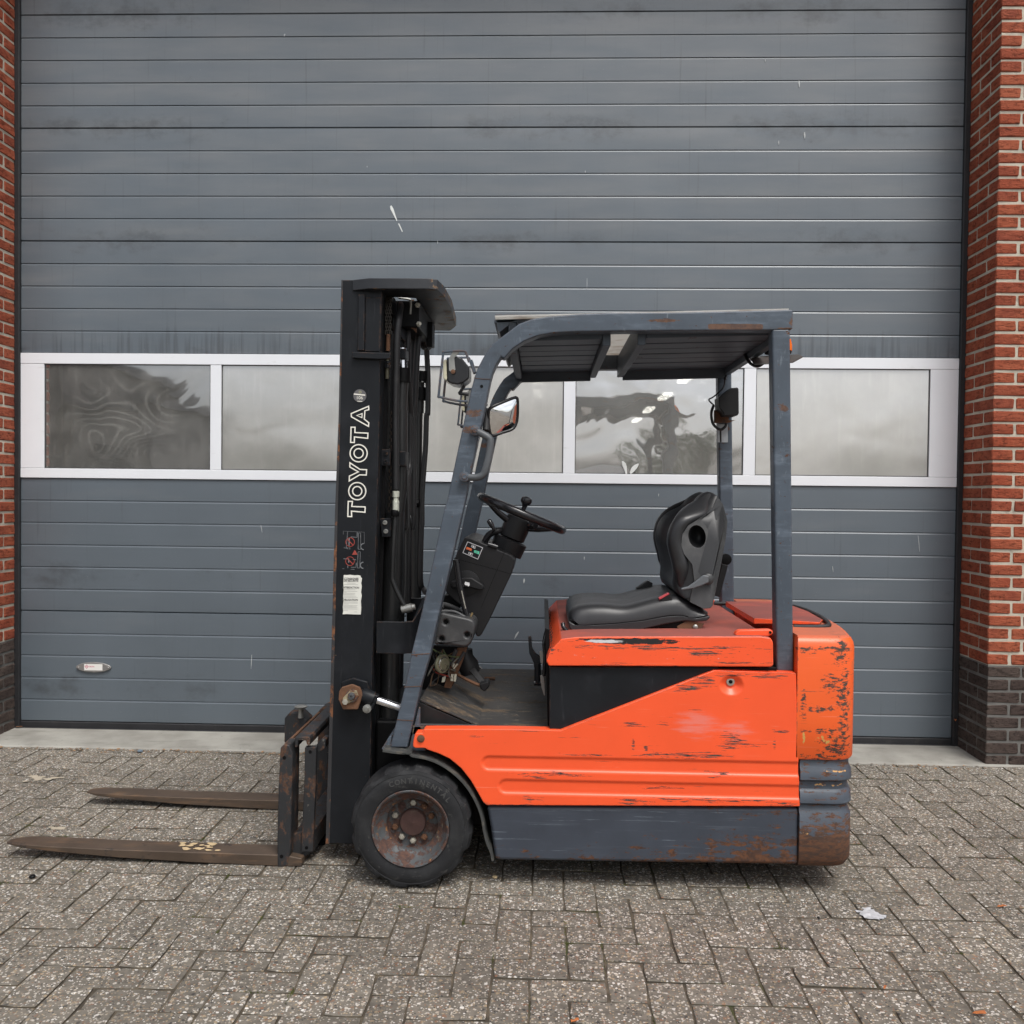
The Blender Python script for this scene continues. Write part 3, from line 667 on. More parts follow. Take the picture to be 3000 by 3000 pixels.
MGUARD = layered('blue_grey_guard_paint', GB, .42, spec=.5, edge=((.13, .070, .042), .80), var=.22, vs=7., bump=.12, bs=120., layers=[
    dict(s=(4., 9., 20.), lo=.50, hi=.8, c=(.165, .205, .255), a=.75, h=0, r=.5, n=.72), dict(s=(10., 10., 10.), lo=.57, hi=.75, c=(.036, .046, .060), a=.6, h=0), dict(s=(60., 60., 14.), lo=.60, hi=.72, c=(.20, .235, .27), a=.6, h=0, n=.72),
    dict(s=(22., 22., 40.), lo=.640, hi=.67, c=RUST, c2=RUST2, r=.9, n=.74), dict(s=80., lo=.67, hi=.70, c=RUST, r=.9),
    dict(s=(30., 30., 60.), lo=.70, hi=.76, c=(.15, .075, .042), c2=(.085, .045, .030), r=.9, k=.30, n=.75, a=.9, box=[(*[(-0.2399, 1.6051)][0], .045, .020), (*[(-0.2504, 1.5473)][0], .05, .022), (*[(0.6400, 1.9005)][0], .097, .0100, .45, 10), (*[(0.4049, 1.9191)][0], .08, .008), (*[(0.7970, 1.6312)][0], .035, .022), (*[(0.8250, 1.9191)][0], .012, .03), (*[(0.8043, 1.8955)][0], .05, .006)])])
MSKIRT = layered('blue_grey_chassis_paint', (.044, .053, .070), .5, spec=.45, var=.15, vs=8., bump=.15, bs=120., layers=[
    dict(s=(3., 9., 60.), lo=.55, hi=.75, c=(.085, .102, .125), a=.6, h=0), dict(s=(4., 9., 150.), lo=.62, hi=.66, c=(.15, .18, .21), a=.7, h=0),
    dict(s=(16., 16., 50.), lo=.73, hi=.79, c=RUST, c2=RUST2, r=.9, z=(.21, .10, .16), x=(.05, .72, .18), n=.74), dict(s=80., lo=.72, hi=.77, c=RUST, r=.9, z=(.2, .1, .07), x=(.0, .7, .07), n=.7)])
MCWR = layered('rusty_counterweight_paint', (.055, .068, .088), .5, var=.2, vs=9., bump=.3, bs=120., layers=[
    dict(s=(5., 9., 50.), lo=.55, hi=.75, c=(.11, .135, .165), a=.5, h=0),
    dict(s=(24., 24., 60.), lo=.62, hi=.72, c=(.125, .054, .026), c2=(.058, .034, .024), cs=(26., 26., 90.), r=.9, z=(.29, .15, .36), n=.72, x=(.88, 1.06, .05)), dict(s=(16., 16., 50.), lo=.53, hi=.60, c=RUST, c2=RUST2, r=.9, n=.72),
    dict(s=(24., 24., 40.), lo=.84, hi=.88, c=(.60, .33, .12), r=.7, box=[(*e, .35) for e in [(*[(0.9698, 0.3707)][0], .09, .012), (*[(0.9689, 0.4195)][0], .09, .008), (*[(0.8957, 0.2094)][0], .04, .02)]])])
MMAST = layered('black_mast_paint', (.0115, .0130, .0155), .42, edge=((.105, .058, .036), .84), spec=.2, var=.25, vs=7., bump=.15, bs=100., layers=[
    dict(s=(7., 7., 5.), lo=.5, hi=.8, c=(.026, .028, .033), a=.6, h=0), dict(s=(50., 50., 5.), lo=.60, hi=.74, c=(.045, .048, .054), a=.6, h=0, n=.7), dict(s=34., lo=.715, hi=.75, c=(.26, .20, .13), c2=RUST, a=.8, r=.8)])
MMASTE = layered('worn_mast_edge', (.030, .030, .032), .6, var=.2, bump=.3, layers=[dict(s=(22., 22., 12.), lo=.52, hi=.58, c=(.20, .085, .038), c2=RUST2, r=.9)])
MBLK = layered('black_plastic', (.0135, .0135, .0145), .40, spec=.26, var=.15, vs=6., bump=.25, bs=500., bd=.0005, layers=[dict(s=6., lo=.5, hi=.85, c=(.034, .033, .031), a=.5, h=0, r=.6)])
MGLOSS = layered('glossy_black', (.012, .012, .014), .22, var=.1, bump=.05)
MHOSE = layered('hose_rubber', (.011, .011, .012), .48, var=.2, vs=20., bump=.1, layers=[dict(s=12., lo=.55, hi=.8, c=(.028, .027, .026), a=.6, h=0)])
MDARK2 = layered('shade_black', (.005, .005, .0055), .45, spec=.15, var=.3, vs=12., layers=[dict(s=15., lo=.6, hi=.8, c=(.018, .016, .014), a=.7)])
MTYRE = layered('tyre_rubber', (.013, .0135, .015), .72, spec=.35, var=.2, vs=9., bump=.35, bs=160., bd=.0015, layers=[
    dict(s=9., lo=.46, hi=.72, c=(.036, .037, .038), a=.8, h=0, r=.9), dict(s=45., lo=.58, hi=.70, c=(.070, .068, .064), a=.7, h=0, r=.9)])
MRIM = layered('rusty_rim_paint', (.066, .072, .076), .5, var=.25, vs=14., bump=.5, bs=130., layers=[
    dict(s=24., lo=.44, hi=.52, n=.72, c=(.105, .052, .036), c2=(.055, .034, .030), r=.9), dict(s=20., lo=.63, hi=.67, c=(.27, .23, .15), a=.7, r=.8), dict(s=40., lo=.62, hi=.66, c=(.30, .14, .05), r=.9)])
MHUB = layered('rusty_hub', (.068, .034, .028), .85, var=.3, vs=20., bump=.5, bs=160., layers=[dict(s=24., lo=.55, hi=.7, c=(.10, .075, .055), a=.7)])
MZINC = layered('zinc_nut', (.42, .40, .34), .45, .5, var=.25, vs=40.); MRUST = layered('rust', (.13, .062, .032), .9, var=.35, vs=20., bump=.6, bs=140., layers=[dict(s=30., lo=.5, hi=.7, c=(.05, .032, .024), a=.8)])
MFORK = layered('worn_fork_steel', (.085, .060, .043), .55, .25, var=.25, vs=9., bump=.4, bs=130., layers=[
    dict(s=(5., 12., 30.), lo=.50, hi=.72, c=(.165, .100, .058), a=.85, r=.8), dict(s=(12., 12., 20.), lo=.60, hi=.70, c=(.030, .026, .025), a=.8), dict(s=(6., 30., 60.), lo=.66, hi=.72, c=(.22, .19, .165), a=.6, r=.5)])
MCARR = layered('rusty_carriage', (.020, .021, .023), .55, var=.25, vs=8., bump=.35, bs=120., layers=[
    dict(s=(20., 20., 12.), lo=.50, hi=.60, n=.74, c=(.110, .055, .030), c2=RUST2, r=.9), dict(s=40., lo=.64, hi=.68, c=(.16, .15, .13), a=.7, r=.7)])
MCHROME = layered('chrome_rod', (.75, .76, .80), .16, 1.0, var=.05, bump=0)
MSTEEL = layered('dull_steel', (.33, .33, .31), .4, .7, var=.2, vs=30.)
MCHAIN = layered('oily_chain', (.040, .033, .026), .5, .4, var=.4, vs=40.)
MSEAT = layered('seat_vinyl', (.021, .0215, .0235), .36, spec=.5, var=.15, vs=6., bump=.18, bs=360., bd=.0006, layers=[dict(s=5., lo=.45, hi=.8, c=(.036, .036, .036), a=.6, h=0, r=.5)])
MSHELL = layered('seat_shell_plastic', (.040, .041, .043), .45, var=.15, vs=6., bump=.15, layers=[dict(s=9., n=.7, lo=.45, hi=.75, c=(.100, .100, .098), a=.6, h=0, r=.6)])
MFLOOR = layered('worn_floor_plate', (.040, .038, .036), .62, var=.3, vs=7., bump=.5, bs=90., bd=.002, layers=[
    dict(s=(7., 14., 7.), lo=.48, hi=.62, c=(.145, .100, .060), c2=(.07, .055, .040), a=.9, r=.85, n=.72), dict(s=(14., 50., 14.), lo=.58, hi=.66, c=(.26, .215, .155), a=.7, r=.9, n=.72), dict(s=(9., 18., 9.), lo=.60, hi=.72, c=(.018, .018, .019), a=.8)])
MPRINT = layered('cream_print', (.80, .78, .70), .5, var=.04, bump=0)
MPAPER = layered('worn_paper', (.72, .72, .66), .7, var=.06, vs=30., bump=.05); MINK = layered('grey_ink', (.16, .16, .15), .7, bump=0); MREDP = layered('faded_red', (.33, .055, .040), .6, bump=0); MGREYP = layered('faded_grey_print', (.16, .17, .18), .6, var=.5, vs=60., bump=0)

F = thing('forklift', (0.2, 3.66, 0), 'orange and black three-wheel forklift parked side-on before the grey door', 'forklift')
YF = 4.22
def mir(y): return 7.32 - y          # across the truck's centre plane

# ---- chassis and bodywork
skirt_pts = [(-0.1776, 0.2746), (-0.1624, 0.1962), (-0.1469, 0.0898)] + [(0.8726, 0.0988), (0.8693, 0.2915)]
prism('chassis_skirt', skirt_pts, 3.112, YF - .012, MSKIRT, F, .014, 3)
panel_pts = [(-0.4052, 0.5222), (-0.4173, 0.5225), (-0.4221, 0.5157), (-0.4286, 0.4859), (-0.4277, 0.4751), (-0.4196, 0.4702), (-0.3859, 0.4703)] + [(-0.3795, 0.4658), (-0.3381, 0.4522), (-0.3039, 0.4367), (-0.2642, 0.4052), (-0.2315, 0.3645), (-0.2060, 0.3219), (-0.1878, 0.2900), (-0.1770, 0.2812)] + [(0.8698, 0.3001), (0.8500, 0.7466), (0.5784, 0.7510), (0.0858, 0.5474), (0.0696, 0.5405), (-0.0936, 0.5413)] + [(-0.2669, 0.5389), (-0.3892, 0.5360), (-0.3937, 0.5311), (-0.3952, 0.5224)]
sp = prism('side_panel', panel_pts, 3.100, 3.150, MOR, F, .004, 3)
def groove(pts_o, d=.006, inset=.008, y=3.1):
    r = [[(x, y - .004, z) for x, z in offset(pts_o, -.006)], [(x, y + d, z) for x, z in offset(pts_o, inset)]]
    return loft('cutter', r, None)
def stadium(x0, x1, z0, z1, n=8):
    r = (z1 - z0) / 2; zc = (z0 + z1) / 2
    return [(x1, z0), (x1, z1)] + [(x0 + r - r * math.sin(math.pi * i / n), zc + r * math.cos(math.pi * i / n)) for i in range(n + 1)]
a_ = [(-0.1966, 0.4461), (-0.1961, 0.4030), (-0.1385, 0.3683), (-0.1381, 0.3252)]; e_ = [(0.9552, 0.4745)][0][0]
c1 = groove(stadium(a_[0][0], e_, a_[1][1] - .004, a_[0][1] + .004)); c2 = groove(stadium(a_[2][0], e_, a_[3][1] - .004, a_[2][1] + .004))
dm = [(0.6371, 0.7026), (0.5985, 0.7019), (0.6365, 0.7364)]
c3 = groove(disc(dm[0], dm[0][0] - dm[1][0], 28, .033), .016, .020)
cut(sp, [c1, c2, c3]); sp.data.set_sharp_from_angle(angle=math.radians(14))
bc = [(0.6356, 0.7117)][0]
lathe('panel_bolt', [(.006, .0), (.0125, .0), (.0135, .002), (.0135, .006), (.007, .007), (.006, .002), (0, .002)], (bc[0], 3.117, bc[1]), (0, -1, 0), MZINC, sp, 20)
lathe('bolt_socket', [(.0062, 0), (.0062, .0045), (0, .0045)], (bc[0], 3.115, bc[1]), (0, -1, 0), MDARK2, sp, 12)
bc = [(-0.4010, 0.5034)][0]
lathe('panel_bolt', [(.013, .0), (.013, .002), (.009, .003), (.009, .007), (.006, .008), (0, .008)], (bc[0], 3.100, bc[1]), (0, -1, 0), MRUST, sp, 14)
far_sp = prism('side_panel', [(x, z - .03) for x, z in panel_pts], YF - .045, YF - .002, orange('orange_far_paint', dust=None), F, .004)
# battery side and hood
prism('battery_cover', [(0.0294, 0.7499), (0.5945, 0.7596), (0.5948, 0.7439), (0.0831, 0.5375), (0.0319, 0.5365)], 3.118, 3.160, MMAST, F, .003)
box('battery_case', [(0.0314, 0.7500)][0][0] + .01, .862, 3.161, YF - .02, .12, .765, MDARK2, F, .004)
prism('post_sill', [(0.5773, 0.7551), (0.7926, 0.7588), (0.7928, 0.7450), (0.5776, 0.7413)], 3.13, YF - .04, MDARK2, F, .002)
hood_pts = [(0.0186, 0.7714), (0.0279, 0.7565), (0.7677, 0.7659), (0.7746, 0.7725), (0.7721, 0.8490), (0.7629, 0.8631), (0.7308, 0.8672), (0.1762, 0.8583), (0.1178, 0.8554), (0.0691, 0.8494), (0.0312, 0.8083)]
hood_o = prism('hood', hood_pts, 3.100, YF, MHOOD, F, .022, 4, 28)
ZH = [(0.4865, 0.8633)][0][1]
# rear deck: raised lid with hinges and its rubber lip
lid = [(0.7830, 4.0200, 0.8347), (0.7375, 3.3600, 0.8505), (0.9933, 3.3600, 0.8514), (1.0914, 4.0200, 0.8265)]
lz = ZH + .014
MLID = orange('orange_lid_paint', streaks=.72, dust=(.185, .060, .053, .96))
lp = [(.775, 3.40), (.995, 3.34), (1.030, 3.42), (1.045, 3.66), (1.030, 3.90), (.995, 3.98), (.775, 3.92)]
mk('rear_lid', [(x, y, ZH + .004 + .012 * (x - .775) / .27) for x, y in lp] + [(x, y, ZH + .026 - .004 * (x - .775) / .27) for x, y in lp], [tuple(range(7)), tuple(range(13, 6, -1))] + [(i, (i + 1) % 7, 7 + (i + 1) % 7, 7 + i) for i in range(7)], MLID, F, None, .004)
tube('rubber_lip', smoothpath([(.90, 3.325, ZH + .006), (1.00, 3.325, ZH + .008), (1.035, 3.36, ZH + .012), (1.055, 3.52, ZH + .016), (1.060, 3.66, ZH + .016), (1.055, 3.80, ZH + .016), (1.035, 3.96, ZH + .012), (1.00, 3.995, ZH + .010), (.74, 3.995, ZH + .008)], 5), .0085, MRUB, F, 8)
hg = [(0.6505, 0.8673), (0.6560, 0.8774), (0.6672, 0.8832), (0.7717, 0.8869), (0.7788, 0.8807), (0.7762, 0.8693), (0.7636, 0.8639), (0.6591, 0.8605)]
hgp = prism('lid_hinge', hg, 3.128, 3.158, MOR, F, .006, 3)
hc = [(0.7685, 0.8771)][0]; lathe('hinge_pin', [(.0045, 0), (.0045, .003), (0, .003)], (hc[0], 3.128, hc[1]), (0, -1, 0), MDARK2, hgp, 10)
prism('lid_hinge', [(x - .03, z) for x, z in hg], 4.02, 4.055, MOR, F, .006, 3)
# counterweight: plan outline lofted over its height
def cw_plan(front, bulge, d):
    p = [(front, 3.100 + d)]
    for i in range(7): a = i / 6 * math.pi / 2; p.append((.985 + (.075 - d) * math.sin(a), 3.175 - (.075 - d) * math.cos(a)))
    for i in range(1, 16):
        s = -1 + 2 * i / 16; p.append((1.060 - d + bulge * (1 - s * s), 3.66 + s * .485))
    for i in range(7): a = i / 6 * math.pi / 2; p.append((.985 + (.075 - d) * math.cos(a), YF - .075 + (.075 - d) * math.sin(a)))
    p.append((front, YF - d)); return p
ze = lambda y: 0
CWZ = dict(T_=[(0.9355, 0.8698)][0][1], B_=[(0.9426, 0.4613)][0][1], b0=[(0.9491, 0.0898)][0][1])
fx = [(0.8539, 0.6675)][0][0]; fx2 = [(0.8702, 0.2773)][0][0]
rings = []
for d, z in ((.006, CWZ['B_'] - .004), (.0, CWZ['B_'] + .004), (.0, .60), (.0, CWZ['T_'] - .040), (.004, CWZ['T_'] - .022), (.013, CWZ['T_'] - .007), (.026, CWZ['T_'])):
    rings.append([(x, y, z) for x, y in cw_plan(fx + (.004 if d > .01 else 0), .055, d)])
loft('counterweight', rings, MCWO, F, 50)
LV = [(0.9426, 0.4600), (0.9432, 0.4301), (0.9433, 0.4210), (0.9439, 0.3897), (0.9440, 0.3806), (0.9444, 0.3572), (0.9446, 0.3481), (0.9452, 0.3116), (0.9454, 0.3012), (0.9457, 0.2823), (0.9459, 0.2712), (0.9485, 0.1225), (0.9490, 0.0977), (0.9491, 0.0898)]
OF = [.012, .012, .004, .002, .016, .016, .004, .002, .016, .014, .003, .003, .018, .034]
loft('counterweight_base', [[(x, y, z) for x, y in cw_plan(fx2, .055, o)] for (q, z), o in zip(LV, OF)], MCWR, F, 50)
# rear wheel hidden under the counterweight
lathe('rear_wheel', [(.06, -.07), (.17, -.075), (.195, -.06), (.195, .06), (.17, .075), (.06, .07)], (.72, 3.66, .196), (0, 1, 0), MTYRE, F, 40)

# ---- front wheels
def wheel(yo, s, detail):
    """yo: the outer face; s: +1 when the truck lies behind it"""
    cx, cz, N = -.431, .2045, 96
    prof = [(.128, .020), (.133, .006), (.150, .001), (.166, .0), (.176, .002), (.180, .005), (.182, .004), (.195, .010), (.2005, .018), (.203, .034), (.204, .08), (.203, .126), (.2005, .142), (.19, .152), (.16, .158), (.128, .150)]
    V, Fc = [], []
    for j, (r, t) in enumerate(prof):
        for k in range(N):
            a = 2 * math.pi * k / N; rr = r; tt = t
            lug = (k % 8) in (0, 1, 2)
            if 7 <= j <= 9 and lug: rr -= (.004, .010, .010)[j - 7]; tt += (.004, .006, .006)[j - 7]
            if j == 10 and lug: rr -= .008
            if j == 7 and not lug: tt -= .003
            rr += (.0012 * math.sin(3 * a + j) + .0035) if j > 4 else 0
            x, z = cx + rr * math.cos(a), cz + rr * math.sin(a)
            V.append((x, yo + s * tt, max(z, -.002)))
    m = len(prof)
    for j in range(m - 1): Fc += [(j * N + k, j * N + (k + 1) % N, (j + 1) * N + (k + 1) % N, (j + 1) * N + k) for k in range(N)]
    w = mk('front_wheel', V, Fc, MTYRE, F, 35)
    rim = lathe('rim', [(.1265, .010), (.131, .004), (.1315, .0), (.129, -.003), (.124, -.001), (.119, .008), (.112, .022), (.101, .034), (.092, .040), (.088, .046), (.087, .078), (.04, .082), (0, .083)], (cx, yo + s * .004, cz), (0, s, 0), MRIM, w, 56, 35, 0, False)
    lathe('hub_cap', [(.0455, .078), (.0455, .066), (.0425, .060), (.03, .058), (.004, .0575), (0, .056)], (cx, yo + s * .004, cz), (0, s, 0), MHUB, w, 32, 35, 0, False)
    if detail:
        for k in range(10):
            a = math.radians(18 + 36 * k); p = (cx + .0655 * math.cos(a), yo + .084, cz + .0655 * math.sin(a)); pale = k in (2, 4, 6, 7)
            if k in (9, 3): lathe('wheel_stud', [(.0125, .0), (.0125, .003), (.006, .004), (.006, .010), (0, .010)], p, (0, -1, 0), MHUB, w, 10)
            else:
                nut = lathe('wheel_nut', [(.0115, .0), (.0115, .010), (.0095, .013), (.0055, .0135), (.0055, .019), (0, .0195)], p, (0, -1, 0), MZINC if pale else MRUST, w, 6, 30)
        word = 'CONTINENTAL'; R0 = .1625
        parts = []
        for i, ch in enumerate(word):
            th = math.radians(113 - i * 7.4); V2, F2 = textdata(ch, .024, .0006, bold=.0006); c, s_ = math.cos(th - math.pi / 2), math.sin(th - math.pi / 2)
            px, pz = cx + R0 * math.cos(th), cz + R0 * math.sin(th)
            parts.append(([(px + v.x * c - v.y * s_, yo + .0004 - v.z, pz + v.x * s_ + v.y * c) for v in V2], F2))
        mk('lettering', *join(parts), layered('dusty_rubber', (.055, .055, .054), .9, bump=0), w)
    return w
wheel(3.070, 1, True); wheel(YF + .01, -1, False)
tube('axle', [(-.434, 3.2, .2), (-.434, 4.1, .2)], .05, MDARK2, F, 12)
fend = smoothpath([(x, 0, z) for x, z in [(-0.5293, 0.4637), (-0.4807, 0.4579), (-0.4349, 0.4556)] + [(-0.4289, 0.4482), (-0.3822, 0.4402), (-0.3355, 0.4232), (-0.2887, 0.3936), (-0.2453, 0.3515), (-0.2126, 0.3019), (-0.1906, 0.2485), (-0.1793, 0.1912), (-0.1700, 0.1555), (-0.1572, 0.1270), (-0.1504, 0.0947)]], 4)
MFEND = layered('grubby_fender', (.050, .052, .050), .6, var=.3, vs=14., layers=[dict(s=30., lo=.52, hi=.62, c=(.11, .10, .080), a=.7, r=.9)])
v, f = strip([(p.x, p.z) for p in fend], .0075, 3.096, 3.30); mk('fender', v, f, MFEND, F, 40, .0015)
v, f = strip([(p.x, p.z) for p in fend], .0075, mir(3.30), mir(3.095)); mk('fender', v, f, MFEND, F, 40, .0015)
box('wheel_well', -.20, -.14, 3.30, 4.02, .10, .42, MDARK2, F, 0)
box('front_axle_frame', -.60, .0, 3.345, 3.975, .12, .50, MDARK2, F, .01)

# ---- overhead guard
leg_out = [(-0.5119, 0.4597), (-0.4887, 0.5600), (-0.4623, 0.6724)] + [(-0.4407, 0.7855), (-0.4064, 0.9308), (-0.3700, 1.1034), (-0.3361, 1.2680)] + [(-0.3228, 1.3151), (-0.3043, 1.4064), (-0.2805, 1.5223), (-0.2647, 1.5994), (-0.2462, 1.6820), (-0.2356, 1.7260), (-0.2249, 1.7562), (-0.2087, 1.7879), (-0.1952, 1.8112), (-0.1762, 1.8387)] + [(-0.0855, 1.9072), (-0.0475, 1.9222), (0.0095, 1.9315), (0.1198, 1.9414)] + [(0.2120, 1.9449), (0.4602, 1.9485), (0.6455, 1.9530), (0.8301, 1.9588)]
leg_in = [(0.8300, 1.8927), (0.7636, 1.8893), (0.5230, 1.8868), (0.2750, 1.8837), (0.1006, 1.8803), (0.0257, 1.8755), (-0.0242, 1.8659), (-0.0679, 1.8482), (-0.1052, 1.8230), (-0.1362, 1.7884)] + [(-0.1455, 1.7951), (-0.1604, 1.7704), (-0.1725, 1.7429), (-0.1804, 1.7154), (-0.1896, 1.6687), (-0.1987, 1.6192), (-0.2118, 1.5559), (-0.2276, 1.4815), (-0.2487, 1.3794), (-0.2605, 1.3158)] + [(-0.2946, 1.1625), (-0.3237, 1.0282), (-0.3529, 0.9012), (-0.3771, 0.7790)] + [(-0.4078, 0.6706), (-0.4234, 0.5940), (-0.4523, 0.4596)]
lpts = leg_out + leg_in
gl = prism('guard_frame', lpts, 3.140, 3.205, MGUARD, F, .007, 3, 50)
prism('guard_frame', lpts, 4.090, 4.155, MGUARD, F, .007, 3, 50)
bh = [(-0.2105, 1.6952)][0]
lathe('guard_hole', [(.0052, 0), (.0052, .0012), (0, .0012)], (bh[0], 3.1395, bh[1]), (0, -1, 0), MDARK2, gl, 14)
for q in ([(-0.2369, 1.7239), (-0.2079, 1.7205), (-0.1804, 1.7202), (-0.1804, 1.7191), (-0.2079, 1.7191), (-0.2369, 1.7225)], [(-0.4648, 0.6699), (-0.4062, 0.6737), (-0.4062, 0.6720), (-0.4648, 0.6680)], [(-0.4412, 0.7806), (-0.3787, 0.7857), (-0.3787, 0.7841), (-0.4412, 0.7787)], [(-0.4884, 0.5571), (-0.4338, 0.5546), (-0.4338, 0.5532), (-0.4884, 0.5554)]):
    prism('weld_seam', q, 3.1383, 3.1402, MRUST, gl, 0)
post = [(0.7610, 1.8941), (0.8219, 1.8944)] + [(0.8525, 0.7441), (0.7954, 0.7431)]
post = [(post[0][0], post[0][1]), post[1], (post[2][0], post[2][1]), (post[3][0], post[3][1])]
for y0 in (3.141, 4.105):
    pm = prism('rear_post', post, y0, y0 + .058, MGUARD, F, .008, 3)
zb = [(0.2128, 1.8815), (0.7697, 1.8905)]; zB = (zb[0][1] + zb[1][1]) / 2
# roof: cross members, lengthwise slats, top sheet
xs = [q[0] for q in [(-0.0945, 1.8841), (0.7832, 1.9116)]]
MROOF = layered('dark_guard_paint', (.056, .070, .090), .5, var=.2, vs=6., layers=[dict(s=14., lo=.66, hi=.7, c=RUST, c2=RUST2, r=.9)])
zt = [(-0.0188, 1.9357), (0.8239, 1.9594)]; sl = (zt[1][1] - zt[0][1]) / (zt[1][0] - zt[0][0]); z0r = zt[0][1]
def zr(x): return z0r + sl * (x - zt[0][0])
def slab(name, x0, x1, y0, y1, a, c, mat, bev=.003):
    V = [(x, y, zr(x) + dz) for x in (x0, x1) for y in (y0, y1) for dz in (a, c)]
    return mk(name, V, boxdata(0, 1, 0, 1, 0, 1)[1], mat, F, None, bev)
for x0, x1 in ((xs[0], .199), (.349, xs[1])):
    for k in range(7): slab('roof_slat', x0, x1, 3.208 + k * .1245, 3.208 + k * .1245 + .112, -.074 - .001 * (k % 2), -.052, MROOF)
    slab('roof_tray', x0, x1, 3.206, 4.089, -.021, -.010, MROOF, 0)
    slab('side_skirt', x0 - .005, x1 + .005, 4.070, 4.0885, -.112, -.010, MROOF)
for x in (xs[0] - .03, .200, .320, xs[1]): slab('cross_member', x, x + .028, 3.206, 4.089, -.098, -.009, MROOF)
def m_sheet():
    b = NB('milky_roof_sheet'); b.t.nodes.remove(b.b)
    col = b.mix(b.ramp(b.noise(9., 5), .45, .75, 0, .7), (.74, .73, .70), (.30, .20, .12))
    d, t = b.n('BsdfDiffuse'), b.n('BsdfTranslucent'); b.l(col, d.inputs[0]); b.l(col, t.inputs[0]); m = b.n('MixShader'); m.inputs[0].default_value = .6
    b.l(d.outputs[0], m.inputs[1]); b.l(t.outputs[0], m.inputs[2]); b.l(m.outputs[0], b.out.inputs[0]); return b.m
slab('roof_sheet', zt[0][0] - .15, zt[1][0] - .005, 3.155, 4.14, .001, .0055, m_sheet(), 0)
slab('front_lip', zt[0][0] - .155, zt[0][0] - .02, 3.206, 4.089, -.010, .0008, MGUARD, .002)
mk('rain_deflector', [(x, y, z) for y in (3.206, 4.089) for x, z in [(-0.1702, 1.9523), (-0.0256, 1.9478), (-0.1089, 1.9251), (-0.1548, 1.8883), (-0.1632, 1.8992)]], loftdata([[(0, 0, 0)] * 5] * 2)[1], MGUARD, F, None, .002)

# ---- rear lights on the far post, beacon
YL = 4.09
lt = mk('rear_lamp', *prismdata([(0.7446, 1.7528), (0.7954, 1.7927), (0.8241, 1.7959), (0.8293, 1.7899), (0.8322, 1.6836), (0.8259, 1.6759), (0.7700, 1.6740), (0.7653, 1.6891), (0.7483, 1.7072)], 3.985, 4.085), MBLK, F, None, .010, 3)
prism('lamp_bracket', [(0.7433, 1.7069), (0.7757, 1.6826), (0.8047, 1.6767), (0.8049, 1.6614), (0.8323, 1.6623), (0.8036, 1.6507), (0.7441, 1.6502)], 4.06, 4.088, MRUST, lt, .002)
tube('cable', smoothpath([(0.7873, 4.0700, 1.8431), (0.7750, 4.0500, 1.8009), (0.7360, 4.0500, 1.7624), (0.7150, 4.0500, 1.7485), (0.7366, 4.0500, 1.7258)], 6), .0035, MHOSE, lt, 6)
tube('cable', smoothpath([(0.7366, 4.0500, 1.7258), (0.7265, 4.0500, 1.6905), (0.7348, 4.0500, 1.6448), (0.7656, 4.0500, 1.6206), (0.7867, 4.0500, 1.6330), (0.7910, 4.0500, 1.6483)], 6), .006, MHOSE, lt, 8)
tube('cable', smoothpath([(0.7709, 4.0700, 1.6220), (0.7745, 4.0800, 1.5673)], 3), .004, MHOSE, lt, 6)
tube('cable', smoothpath([(0.7874, 4.0700, 1.8400), (0.7985, 4.0700, 1.9075), (0.7961, 3.8000, 1.9155), (0.7833, 3.7000, 1.9114), (0.7761, 3.6000, 1.8634), (0.7869, 3.5500, 1.8321), (0.8067, 3.5200, 1.8228), (0.8306, 3.5000, 1.8412)], 6), .006, MHOSE, lt, 8)
prism('paper_label', [(0.7599, 1.6472), (0.8085, 1.6476), (0.8098, 1.5681), (0.7651, 1.5677)], 4.1015, 4.1045, layered('grubby_label', (.40, .43, .45), .6, var=.2, vs=30.), F, 0)
br = mk('beacon_bracket', [(x, y, z) for x, y, z in [(0.7702, 3.5000, 1.8488), (0.8556, 3.7000, 1.8868), (1.0019, 3.7000, 1.8946), (0.9911, 3.6000, 1.8714), (0.9141, 3.4500, 1.8294), (0.7658, 3.4200, 1.8165)]] + [(x, y, z - .005) for x, y, z in [(0.7702, 3.5000, 1.8488), (0.8556, 3.7000, 1.8868), (1.0019, 3.7000, 1.8946), (0.9911, 3.6000, 1.8714), (0.9141, 3.4500, 1.8294), (0.7658, 3.4200, 1.8165)]], loftdata([[(0, 0, 0)] * 6] * 2)[1], layered('bare_bracket', (.050, .046, .042), .6, var=.3, vs=20.), F, None, .001)
bp_ = (0.8964, 3.6000, 1.8817)
MAMB = layered('amber_lens', (.85, .16, .012), .2, var=.1, vs=30.)
bcn = lathe('beacon', [(.050, .0), (.050, .010), (.046, .014)], bp_, (0, 0, 1), MBLK, F, 28)
lathe('beacon_lens', [(.052, .008), (.052, .030), (.047, .052), (.030, .060), (0, .062)], bp_, (0, 0, 1), MAMB, bcn, 28)

